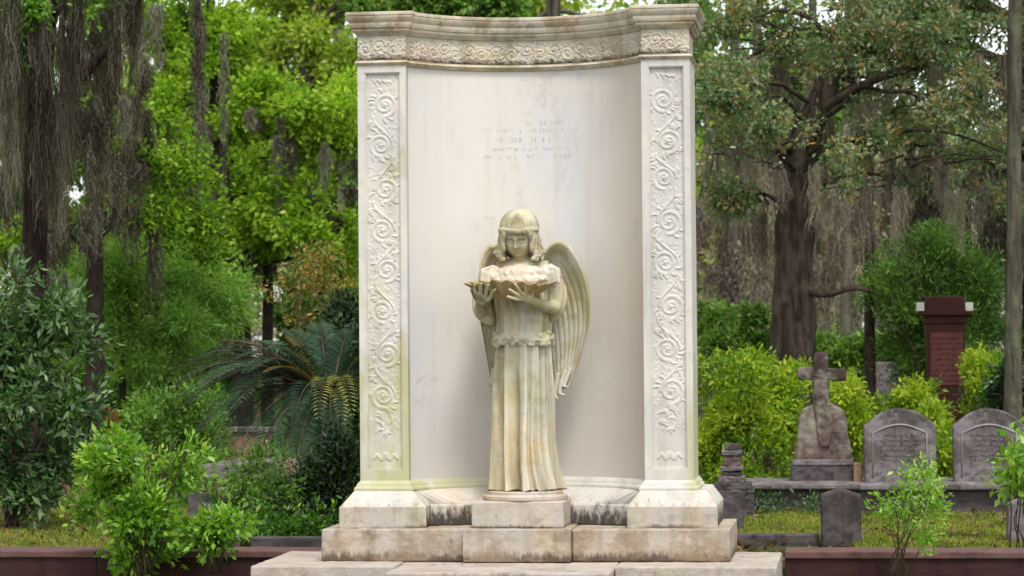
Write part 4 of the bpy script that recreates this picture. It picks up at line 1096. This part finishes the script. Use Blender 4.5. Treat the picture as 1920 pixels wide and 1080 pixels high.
# distant bare trunks with hanging moss, each a tree
def slim(name, px, y, w_px, top, label, bark='bark', lean=0, moss=None, group='slim distant trunks hung with moss', seed=1, mm='mosslight', blobs=None, lm='magnolia', cat='tree'):
    k = PPM(y); a = W(px, 700, y); b = Vector((a.x, y, GZ-.1)); r0 = w_px/k/2
    t = [b, W(px+lean*.3, 650, y), W(px+lean*.6, 350, y), W(px+lean, top, y)]
    g = np.random.default_rng(seed)
    if top < 0 and not blobs and not (moss and px > 1300):            # crown of the tree, mostly above the picture
        c_ = t[-1]; blobs = [(c_ + Vector((g.uniform(-1.2,1.2), g.uniform(-1,1), g.uniform(.5,2.2))), (.8,.7,.5)) for _ in range(6)]
        t.append(c_ + Vector((.1, 0, 1.4)))
    ms = auto_beards(px+lean-moss[0], px+lean+moss[0], moss[1], moss[2], moss[3]*.7, moss[4]*.8, 5, 14, y, int(moss[5]*.65)+1, g, 40, .4) if moss else None
    if ms:      # side branches that carry the moss
        ex = [([t[2].lerp(t[3], .3*i/3+.1), Vector(m_[0])+Vector((0, 0, .02))], [r0*.35, r0*.15]) for i, m_ in enumerate(ms[:8])]
    else: ex = None
    return tree(name, label, cat, group, b, t, [r0*1.25, r0, r0*.85, r0*.6], blobs, lm, dict(per=8, clump=.22, size=.13, width=.5, nclump=160, gap=.35), bark, ms, mm, True, seed, extra=ex, mwid=.03)

# right side background trunks
slim('forest_tree', 1632, 17, 20, -60, 'slim dark trunk rising between the big oak trunk and the brown pedestal', 'barkdark', -4, (30, 180, 420, 60, 160, 5), seed=11)
slim('forest_tree', 1585, 30, 24, -60, 'grey moss-veiled trunk close right of the big oak trunk', 'barkpale', 6, (45, 240, 520, 100, 240, 14), seed=12)
slim('forest_tree', 1745, 24, 44, -60, 'thick dark tree hung with moss above the round green juniper', 'barkdark', 10, (50, 240, 400, 120, 260, 22), seed=13, mm='moss')
slim('forest_tree', 1818, 20, 18, -60, 'thin dark trunk above the right part of the juniper', 'barkdark', -8, (24, 250, 400, 60, 160, 5), seed=14)
slim('forest_tree', 1897, 10.5, 30, -60, 'greenish grey bare trunk standing right of the brown pedestal', 'bark', 8, None, seed=15)
slim('forest_tree', 1372, 26, 26, -60, 'dark mossy trunk just right of the tall memorial', 'bark', 6, (60, 300, 560, 120, 260, 26), seed=16)
slim('forest_tree', 1425, 33, 26, -60, 'grey moss-veiled trunk left of the big oak trunk', 'barkpale', -6, (50, 300, 560, 120, 260, 22), seed=17)
slim('forest_tree', 1692, 38, 24, -60, 'far pale trunk between the big oak and the juniper', 'barkpale', 4, (60, 280, 520, 100, 240, 22), seed=18)
slim('forest_tree', 1520, 36, 24, -60, 'far trunk half hidden behind the right side of the big oak trunk', 'bark', 4, (50, 320, 540, 120, 240, 16), seed=19)
# left side background trunks
slim('forest_tree', 500, 22, 22, 330, 'dark trunk above the middle of the sago palm', 'barkdark', 6, (40, 280, 480, 100, 200, 10), seed=21, mm='moss', group='dark trunks left of the memorial')
slim('forest_tree', 548, 24, 26, 200, 'dark moss-hung trunk left of the memorial above the palm crown', 'barkdark', 22, (50, 240, 340, 80, 180, 14), seed=22, mm='moss', group='dark trunks left of the memorial')
slim('forest_tree', 612, 24, 30, 180, 'dark trunk nearest the left pilaster of the memorial', 'barkdark', 14, (40, 230, 330, 80, 160, 14), seed=23, mm='moss', group='dark trunks left of the memorial')
slim('forest_tree', 318, 23, 14, 60, 'thin dark trunk left of the pale mossy trunk', 'barkdark', 4, (40, 60, 380, 120, 260, 18), seed=25, mm='moss', group='dark trunks left of the memorial')
slim('forest_tree', 1045, 22, 34, -80, 'trunk showing above the middle of the curved cornice', 'bark', -8, None, seed=26)
slim('forest_tree', 640, 42, 20, -80, 'thin trunk behind the left end of the cornice', 'barkpale', -6, None, seed=27, group='dark trunks left of the memorial')

# hazy middle wood on the right: grey-green trees hung with long moss
for i, (px_, y_, w_) in enumerate(((1350,34,16),(1400,40,14),(1455,44,14),(1550,38,14),(1610,42,14),(1660,33,16),(1715,44,12),(1770,36,14),(1850,40,14),(1905,34,16),(1330,46,12))):
    g = np.random.default_rng(300+i); bl_ = [BL(px_+g.uniform(-40,40), g.uniform(300,600), g.uniform(20,40), g.uniform(20,40), y_) for _ in range(6)]
    slim('forest_tree', px_, y_, w_, g.uniform(60,200), 'slim moss-hung tree in the hazy wood behind the graves', 'bark', g.uniform(-8,8), (40, 260, 520, 120, 260, 16), seed=310+i, blobs=bl_, lm='brown', group='slim moss-hung trees in the hazy wood behind the graves')
# ---- big live oak on the right with its overhanging crown
y = 12.5
tr = [down(W(1482, 800, y)), W(1484, 700, y), W(1488, 560, y), W(1492, 400, y), W(1508, 270, y), W(1555, 150, y), W(1610, 30, y), W(1640, -90, y)]
bl = [BL(1370,40,75,55,y-.5), BL(1350,170,50,60,y-1), BL(1345,290,40,50,y), BL(1420,200,60,60,y-1), BL(1470,60,80,60,y), BL(1440,300,50,40,y-1), BL(1560,60,80,60,y-1),
      BL(1600,170,75,55,y), BL(1540,250,60,50,y-1.2), BL(1660,90,80,60,y), BL(1640,270,60,45,y-.6), BL(1740,50,85,55,y-.6), BL(1720,180,70,55,y), BL(1830,60,90,60,y), BL(1800,190,70,55,y-1),
      BL(1900,160,70,70,y), BL(1890,290,50,60,y-.8), BL(1780,290,60,40,y), BL(1570,340,40,30,y-1), BL(1700,340,35,25,y), BL(1545,-60,200,60,y), BL(1780,-60,200,60,y), BL(1960,60,60,120,y), BL(1400,370,60,30,y-.5), BL(1290,60,40,60,y+.6)]
g = np.random.default_rng(3)
ms = auto_beards(1320, 1920, 60, 380, 70, 220, 8, 20, y, 54, g, 60, .8)
tree('live_oak', 'massive dark live oak leaning right, its crown with orange leaves filling the upper right', 'tree', None, down(tr[0], GZ), tr, [.31,.255,.225,.205,.175,.12,.08,.05], bl, 'magnolia',
     dict(per=10, clump=.12, size=.062, width=.46, nclump=8600, gap=.60, gapscale=2.6, hollow=.1, tonebias=.10, wild=1.5, var=.55), 'barkoak', ms, 'mosslight', True, 31, mwid=.012,
     extra=[([W(1500,300,y), W(1440,230,y-.5), W(1370,170,y-1)], [.06,.04,.02]), ([W(1530,210,y), W(1640,150,y-.3), W(1760,120,y), W(1880,130,y)], [.06,.045,.035,.02]), ([W(1515,545,y-.1), W(1550,552,y-.2), W(1600,540,y-.3), W(1640,548,y-.3)], [.05,.035,.03,.02])])
# small leafy sprays hanging on the trunk
# second canopy tree further right/back so the crown has depth
y = 19
tr = [down(W(1960, 800, y)), W(1962, 500, y), W(1950, 250, y), W(1930, 20, y), W(1920,-100,y)]
bl = [BL(1850,330,60,50,y), BL(1880,230,70,60,y), BL(1800,120,80,60,y), BL(1700,20,90,60,y), BL(1660,240,50,40,y), BL(1480,150,70,60,y), BL(1400,110,60,60,y), BL(1580,40,80,60,y), BL(1900,400,40,60,y)]
tree('forest_tree', 'dark leafy tree at the right picture edge with moss curtains behind the pale trunk', 'tree', None, down(tr[0], GZ), tr, [.4,.3,.25,.2,.15], bl, 'magnolia',
     dict(per=9, clump=.18, size=.085, width=.5, nclump=1200, gap=.5, gapscale=1.4, hollow=.1, wild=1.4), 'barkdark', auto_beards(1830, 1930, 300, 430, 150, 300, 12, 30, y, 16, g, 110, 1), 'moss', True, 32, mwid=.018)

# ---- juniper
y = 17
shrub('juniper', 'rounded bright green juniper bush behind the tall brown pedestal', 'juniper bush', None, down(W(1775, 760, y), GZ),
      [BL(1775,560,95,130,y), BL(1700,560,45,70,y-.3), BL(1840,520,45,90,y), BL(1760,480,60,50,y-.2), BL(1720,640,50,60,y), BL(1850,640,50,70,y), BL(1800,680,90,70,y)], 'juniper',
      dict(per=14, clump=.15, size=.08, width=.16, nclump=3600, gap=.26, gapscale=2.2, droop=.25, hollow=.5, var=.7, wild=1.2), 41, 12, sr=.03)
# ---- azaleas
def azalea(label, blobs, y, seed, n=900, mat='azalea', group='yellow green azalea bushes around the graves', size=.055):
    px, py = blobs[0][:2]
    shrub('azalea_bush', label, 'bush', group, down(W(px, 800, y), GZ), [BL(a, b, c, d, y+(i % 3-1)*.25) for i, (a, b, c, d) in enumerate(blobs)], mat,
          dict(per=9, clump=.085, size=size, width=.42, nclump=n, gap=.30, gapscale=2.3, droop=.12, hollow=.3, var=.75, wild=1.15, tonebias=.04), seed, 9)
azalea('large bright azalea bush between the memorial and the cross monument', [(1395,770,75,80),(1350,730,45,60),(1450,740,45,60),(1420,830,75,60),(1340,830,40,70),(1470,800,40,60),(1380,880,60,40),(1400,690,50,25)], 9.5, 42, 2400)
azalea('azalea bush behind the cross arms', [(1590,760,40,45),(1572,715,22,25),(1605,765,25,30),(1600,820,30,50),(1490,700,25,25)], 11.5, 43, 900)
azalea('azalea bush between the small far marker and the brown pedestal', [(1710,738,30,35),(1695,780,40,35),(1650,785,30,30),(1720,800,40,40)], 12.2, 44, 900)
azalea('azalea filling the gap between the two arched headstones', [(1764,825,26,30),(1770,865,25,40),(1745,775,20,18)], 9.4, 45, 420)
azalea('azalea bush right of the brown pedestal below the pale trunk', [(1868,710,35,45),(1862,760,35,40),(1910,720,40,50),(1920,780,50,40),(1830,690,20,30)], 11.9, 46, 1100)
azalea('low yellow green bush at the back of the far marker', [(1640,650,60,20),(1560,655,50,22),(1700,665,30,20),(1600,680,80,25)], 24, 47, 1500, 'mid', None, .09)
azalea('pale green brush left of the big oak trunk', [(1370,640,50,30),(1420,650,40,30),(1340,600,30,40),(1400,600,40,20)], 20, 48, 900, 'mid', None, .08)
azalea('dark low bush by the foot of the pale right trunk', [(1890,745,40,40),(1925,760,30,40)], 11.0, 49, 420, 'dark', None, .07)

# ---- left canopy: bright maple with tiered branches
y = 21
tr = [down(W(455, 820, y)), W(455, 700, y), W(450, 560, y), W(430, 420, y), W(410, 260, y), W(400, 100, y), W(390, -80, y)]
bl = [BL(330,60,60,70,y), BL(420,110,70,60,y), BL(500,170,70,50,y-.6), BL(580,200,70,45,y-1), BL(620,250,60,45,y-.6), BL(470,220,80,45,y), BL(540,250,60,30,y-.3), BL(300,200,40,35,y-1), BL(330,110,50,50,y), BL(370,20,90,50,y),
      BL(500,370,60,50,y-1), BL(560,410,60,40,y-1.2), BL(460,420,60,40,y-.6), BL(600,380,40,30,y-.6), BL(420,380,40,35,y), BL(520,460,60,30,y), BL(410,470,60,35,y), BL(640,440,40,60,y-.5), BL(640,500,35,40,y), BL(650,180,40,40,y-.5), BL(290,330,50,40,y-1), BL(350,300,40,30,y), BL(330,430,60,40,y), BL(300,480,50,30,y-1), BL(560,310,50,25,y+1), BL(470,310,40,30,y+1), BL(620,320,40,25,y+.6), BL(420,30,60,30,y)]
tree('maple_tree', 'bright green maple spreading tiers of fresh leaves left of the memorial', 'tree', None, down(tr[0], GZ), tr, [.16,.14,.12,.11,.1,.08,.05], bl, 'bright',
     dict(per=9, clump=.16, size=.085, width=.55, nclump=8200, gap=.42, gapscale=1.7, hollow=.05, wild=1.9, tonebias=.06, var=.6), 'barkdark', auto_beards(280, 660, 200, 400, 60, 190, 6, 16, y-1, 34, g, 70, .8) + [(W(372+g.uniform(-12,12), -30+60*i, y-2), .05, .04, 1.3, 90) for i in range(7)] + [(W(420, 60+70*i, y-2), .03, .03, .9, 40) for i in range(4)], 'moss', True, 51, mwid=.015)
# yellow green tree behind
y = 33
tr = [down(W(560, 820, y)), W(556, 500, y), W(565, 250, y), W(590, 50, y), W(600, -80, y)]
bl = [BL(500,60,90,60,y), BL(600,80,80,60,y), BL(560,20,90,50,y), BL(470,130,60,40,y), BL(640,140,50,60,y), BL(700,20,80,50,y), BL(800,10,90,45,y-1), BL(900,20,80,45,y), BL(980,5,60,50,y-1), BL(860,-40,130,50,y), BL(600,-50,150,50,y)]
tree('forest_tree', 'tall pale yellow-green tree behind the maple and above the cornice', 'tree', None, down(tr[0], GZ), tr, [.3,.25,.2,.15,.1], bl, 'yellow',
     dict(per=9, clump=.22, size=.13, width=.5, nclump=4200, gap=.36, wild=1.5, tonebias=.08, gapscale=1.0, hollow=.15), 'bark', None, 'moss', True, 52)
y = 27
tr = [down(W(900, 820, y)), W(902, 500, y), W(905, 250, y), W(895, 50, y), W(890, -80, y)]
bl = [BL(760,0,70,35,y), BL(850,15,60,30,y), BL(930,-5,60,40,y), BL(1290,60,40,60,y)]
tree('forest_tree', 'mid green tree whose leaves show just over the curved cornice', 'tree', None, down(tr[0], GZ), tr, [.3,.25,.2,.15,.1], bl, 'mid',
     dict(per=9, clump=.22, size=.13, width=.5, nclump=900, gap=.3, gapscale=1.0, hollow=.15), 'bark', None, 'moss', True, 53)
# feathery small tree
y = 15
tr = [down(W(228, 800, y)), W(230, 740, y), W(226, 650, y), W(236, 560, y), W(250, 470, y)]
bl = [BL(250,480,80,45,y), BL(190,510,50,45,y), BL(320,530,60,50,y), BL(260,560,80,50,y), BL(340,600,50,50,y-.4), BL(220,600,60,40,y), BL(370,650,30,35,y), BL(290,640,70,40,y-.3), BL(170,640,50,35,y), BL(330,480,50,35,y+.4), BL(400,540,50,50,y+.6), BL(390,600,40,40,y+.5)]
tree('feathery_tree', 'small feathery light green tree with thin dark stem behind the bright front shrub', 'tree', None, down(tr[0], GZ), tr, [.05,.045,.04,.03,.02], bl, 'feather',
     dict(per=14, clump=.17, size=.075, width=.22, nclump=2900, gap=.36, gapscale=1.8, hollow=.1, tonebias=.12, wild=1.6, var=.6), 'barkdark', None, 'moss', True, 54)
# ---- big moss draped oak, far left
y = 8.5
tr = [down(W(60, 800, y)), W(62, 650, y), W(66, 400, y), W(72, 200, y), W(85, 20, y), W(95, -120, y)]
g = np.random.default_rng(8)
ms = (auto_beards(-10, 130, -90, 60, 300, 640, 16, 36, y-.5, 17, g, 140, .8) + auto_beards(130, 275, -80, 20, 180, 360, 12, 26, y, 13, g, 100, .7)
      + auto_beards(10, 130, 150, 330, 180, 330, 16, 34, y, 9, g, 110, .7) + auto_beards(130, 220, 60, 250, 120, 300, 10, 22, y, 10, g, 80, .6))
bl = [BL(20,30,45,50,y-1), BL(-40,60,50,80,y-1), BL(60,10,40,25,y-1), BL(130,-20,50,25,y), BL(150,15,25,25,y-.6), BL(0,90,30,40,y-1), BL(200,-40,80,30,y)]
tree('moss_oak', 'old oak at the far left draped in long dark curtains of spanish moss', 'tree', None, down(tr[0], GZ), tr, [.16,.13,.12,.12,.12,.12], bl, 'shrub',
     dict(per=9, clump=.12, size=.06, width=.5, nclump=620, gap=.3, gapscale=2, hollow=.1), 'barkdark', ms, 'moss', True, 55, mwid=.011,
     extra=[([W(80,60,y), W(40,-60,y-.3), W(-60,-80,y-.5)], [.10,.08,.05]), ([W(85,20,y), W(150,-60,y), W(260,-70,y), W(380,-80,y)], [.10,.08,.06,.04]), ([W(70,260,y), W(110,200,y), W(200,90,y), W(270,-20,y)], [.07,.05,.04,.02])])
# mid-distance mossy tree between
y = 13
tr = [down(W(175, 800, y)), W(178, 600, y), W(180, 350, y), W(200, 100, y), W(215, -90, y)]
ms = auto_beards(120, 300, 0, 420, 100, 240, 10, 24, y, 34, g, 90, .8) + auto_beards(0, 140, 330, 520, 100, 200, 12, 26, y, 14, g, 90, .8)
bl = [BL(290,400,60,50,y+.6), BL(230,330,40,40,y+.5), BL(180,200,50,50,y+.6), BL(130,420,50,50,y+.6), BL(270,300,40,40,y+1), BL(60,450,60,60,y+.6), BL(350,330,60,50,y+1), BL(370,420,50,40,y+1)]
tree('forest_tree', 'dark mossy tree behind the old oak curtains at the left', 'tree', None, down(tr[0], GZ), tr, [.12,.10,.09,.08,.06], bl, 'bright',
     dict(per=9, clump=.15, size=.07, width=.5, nclump=1500, gap=.5, gapscale=2, hollow=.1, tonebias=-.22, wild=2.0, var=.6), 'barkdark', ms, 'moss', True, 56, mwid=.014)

# dark middle-distance brush left
def brush(label, blobs, y, mat, seed, n, size=.07, per=10, clump=.11, width=.42, name='undergrowth_bush', cat='bush', stems=8, gap=.25, bias=0, droop=.1, wild=1.3, sr=.006):
    return shrub(name, label, cat, None, down(W(blobs[0][0], 900, y), GZ), [BL(a, b, c, d, y+(i % 3-1)*.2) for i, (a, b, c, d) in enumerate(blobs)], mat,
          dict(per=per, clump=clump, size=size, width=width, nclump=n, gap=gap, gapscale=2.2, droop=droop, hollow=.25, tonebias=bias, wild=wild, var=.55), seed, stems, sr=sr)
brush('dense dark brush behind the feathery tree', [(120,620,90,60),(240,720,80,60),(330,720,60,50),(60,700,80,60),(180,770,60,40),(420,720,60,60),(560,600,70,70)], 24, 'mid', 61, 2400, .12, bias=-.12)
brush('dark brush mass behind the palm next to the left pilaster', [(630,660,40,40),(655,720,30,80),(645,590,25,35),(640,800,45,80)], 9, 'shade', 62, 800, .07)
brush('sunlit low bushes at the left middle distance', [(90,740,60,40),(150,700,50,35),(40,720,50,40),(120,790,50,30),(60,810,60,40),(270,790,40,35),(350,770,50,30)], 13.5, 'shrub', 63, 1300, .07, bias=.05)
brush('grey green shrub behind the bright front shrub', [(330,780,60,45),(370,820,40,40),(300,820,40,30)], 7.5, 'mid', 64, 900, .05, bias=.15)
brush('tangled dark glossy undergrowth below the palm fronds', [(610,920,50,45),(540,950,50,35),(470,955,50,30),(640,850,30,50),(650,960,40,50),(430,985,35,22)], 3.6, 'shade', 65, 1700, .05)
brush('mixed green weeds scattered through the dark undergrowth below the palm', [(520,930,50,40),(460,900,40,40),(600,950,40,40),(560,970,50,30),(490,870,30,20)], 3.2, 'mid', 77, 260, .045, per=7, gap=.3)
brush('light green low plants at the foot of the palm near the kerb', [(520,985,50,30),(480,960,40,30),(450,990,30,22),(600,980,40,25),(420,930,30,35)], 2.6, 'shrub', 66, 260, .045, bias=-.18)
brush('orange leaved bush in the left distance', [(205,795,25,22),(185,815,25,18),(225,800,15,15)], 16.5, 'red', 67, 200, .07)
brush('small red flowers in front of the orange bush', [(217,828,8,6)], 15.8, 'flower', 68, 14, .05, stems=2, name='red_flowers', cat='flowers', gap=.05)
brush('autumn coloured nandina with yellow orange sprays beside the left pilaster', [(560,520,30,30),(590,490,35,25),(620,590,40,30),(645,600,25,40),(540,560,30,20),(600,540,40,25),(650,540,20,40),(580,610,40,20)], 10, 'nandina', 69, 240, .05, clump=.10, stems=18, gap=.4, wild=2.0, bias=-.12)

# big dark glossy shrub, far left
y = 4.4
brush('large dark glossy-leaved shrub filling the far left', [(20,620,50,70),(80,640,60,50),(20,740,60,70),(90,760,60,60),(30,860,60,70),(110,850,60,60),(60,930,70,40),(130,700,40,30),(-40,700,50,150),(20,540,35,35),(90,580,40,25),(160,640,25,14)], y, 'dark', 71, 2100, .085, per=8, clump=.15, width=.34, name='glossy_shrub', stems=22, gap=.48, bias=.16, droop=-.05, wild=1.6)
# bright front shrub
brush('bright leafy shrub growing in front of the left kerb wall', [(270,875,62,46),(205,900,42,42),(325,885,42,42),(240,960,50,42),(295,970,48,42),(185,955,26,30),(345,845,28,20),(180,870,24,20),(265,1030,50,42),(225,835,24,20),(300,825,32,16)], .25, 'shrub', 72, 1450, .052, per=8, clump=.085, width=.46, name='leafy_shrub', cat='shrub', stems=30, bias=.10, gap=.48, wild=1.12)
brush('low sprig of bright leaves on the kerb between the front shrub and the palm', [(400,985,42,18),(430,975,20,12),(365,995,25,20),(390,1010,30,15)], .35, 'shrub', 73, 130, .06, per=8, clump=.07, width=.46, name='leafy_sprig', cat='plant', stems=7, bias=.15, gap=.1)
for nm, px, z_ in (('fallen_fruit', 330, 0),):
    m = MB(); c = W(px, 1020, .8); m.ell((c.x, .8, .026), (.03,.03,.026)); o = part(nm, m, stone('yellow_fruit', (.55,.28,.02), mould=.1, lich=0, streak=0), None, 'all'); props(o, 'small yellow orange fruit lying on the left kerb wall', 'fruit')
# sapling right
brush('thin young sapling with fine leaves in front of the right kerb wall', [(1680,925,35,22),(1730,905,35,28),(1690,970,40,20),(1750,950,20,35),(1720,885,20,16),(1655,945,14,14),(1740,1010,16,30)], .2, 'shrub', 74, 230, .040, per=6, clump=.06, width=.36, name='sapling', cat='sapling', stems=9, bias=.12, gap=.2, sr=.0035)
brush('leafy branch reaching in at the right picture edge before the headstone', [(1905,870,26,20),(1895,905,24,10),(1912,826,18,14),(1945,890,30,40),(1960,860,40,80)], 1.6, 'shrub', 75, 150, .07, per=7, clump=.10, width=.45, name='leafy_branch', cat='shrub', stems=6, bias=.25, gap=.1, sr=.004)
brush('weeds growing at the foot of the cross terrace', [(1420,940,25,10),(1460,945,25,8),(1520,950,20,8)], 6.2, 'dark', 76, 60, .04, stems=4)

# ---- sago palm
def frond(mb, base, tip, rise, n, ln, g, tones, tone, curl=.0):
    base = np.array(tuple(base)); tip = np.array(tuple(tip)); t = np.linspace(0, 1, n)
    P = base + (tip-base)*t[:, None]; P[:, 2] += rise*4*t*(1-t) - curl*t**3
    d = np.gradient(P, axis=0); d /= np.linalg.norm(d, axis=1)[:, None]
    up = np.array([0,0,1.]); side = np.cross(d, up); side /= np.linalg.norm(side, axis=1)[:, None]+1e-6
    nrm = np.cross(side, d); L_ = ln*np.clip(np.sin(np.pi*np.clip(t*.92+.06, 0, 1))**.5, .15, 1)
    out = []
    for s in (-1, 1):
        D = side*s*.82 + d*.50 + nrm*.28 + .04*g.normal(size=(n, 3)); D[:, 2] -= .10; D /= np.linalg.norm(D, axis=1)[:, None]
        wv = d*.0055
        mid = P + D*(L_*.55)[:, None]; end = P + D*L_[:, None]; end[:, 2] -= L_*.12
        out.append(np.stack([P-wv, mid-wv*1.1, end, mid+wv*1.1], 1).reshape(-1, 3)); tones.append(np.clip(tone+.12*g.normal(size=n), 0, 1))
    mb.append(np.concatenate(out)); return P
def sago():
    g = np.random.default_rng(81); y = 4.8; c = W(618, 770, y); root = thing('sago_palm', 'dark sago palm with long arching fronds and a few tan ones beside the left pilaster', 'palm', (c.x, y, GZ))
    m = trunk_mb([Vector((c.x, y, GZ-.05)), Vector((c.x+.01, y, .3)), c], [.16,.15,.12], 14, .3); part('trunk', m, M['barkdark'], root, 'all')
    def one(px, py, dy, rise, mat, tone, ln=.15, curl=.0, n=80):
        vs = []; ts = []; tip = W(px, py, y+dy); tip = c + (tip-c)*1.13 + Vector((0,0,-.03))
        P = frond(vs, c, tip, rise, n, ln, g, ts, tone, curl); V = np.concatenate(vs); F = np.arange(len(V)).reshape(-1, 4)
        o = fast_mesh('frond', V, F, L[mat], root, np.concatenate(ts), root.location)
        s = MB(); s.tube([tuple(p) for p in P[::6]], lerp_list([.010,.003], len(P[::6])), 5); part('rachis', s, M['stem'], o, 'all')
    for px, py, dy, rise in ((352,690,-.3,.22),(372,730,-.5,.25),(395,665,.1,.20),(410,760,-.6,.28),(440,640,.2,.16),(430,700,-.7,.22),(470,790,-.7,.25),(380,700,.5,.25),(500,640,.3,.12),(520,650,-.5,.14),
                             (455,740,-.9,.28),(480,690,-1.0,.22),(550,620,.4,.10),(600,610,.3,.08),(650,620,.2,.08),(690,660,-.1,.12),(540,820,-.9,.25),(580,840,-1.0,.22),(640,850,-.9,.22),(500,830,-.4,.28),
                             (700,720,-.3,.15),(420,800,.2,.30),(560,760,-1.2,.22),(620,790,-1.2,.2),(360,760,.0,.3),(460,670,-.4,.2),(410,690,-.2,.22),(365,710,-.8,.26),(385,740,-1.0,.28),(350,725,.2,.28),(400,715,-1.1,.24),(440,770,-1.2,.28),(375,675,-.2,.2),(420,655,-.1,.2),(480,660,.6,.15),(420,830,-.8,.3),(450,850,-1.1,.3),(490,860,-1.2,.28),(530,870,-1.3,.26),(400,790,-1.0,.3),(600,870,-1.3,.22),(380,810,-.3,.3),(560,850,-1.4,.24)):
        one(px, py, dy, rise, 'palm', g.uniform(.3,.75), g.uniform(.16,.21), .05)
    one(545,640,-.2,.05,'dry',.6,.09); one(430,650,-.2,.18,'dry',.3,.08); one(510,700,-.9,.16,'dry',.35,.07)
    one(600,770,-1.0,.28,'gold',.6,.13,.02,34); one(655,765,-.9,.28,'gold',.5,.12,.02,30); one(640,785,-1.05,.22,'gold',.7,.11,.0,28)
sago()
print('faces', sum(len(o.data.polygons) for o in S.objects if o.type == 'MESH'))


brush('dark green brush filling the gaps behind the moss curtains at the left', [(30,430,70,70),(120,470,60,70),(200,400,60,60),(60,330,60,60),(260,330,50,60),(150,300,60,60),(20,220,50,60),(230,240,50,50)], 28, 'mid', 91, 2600, .13, bias=-.1, wild=1.2)
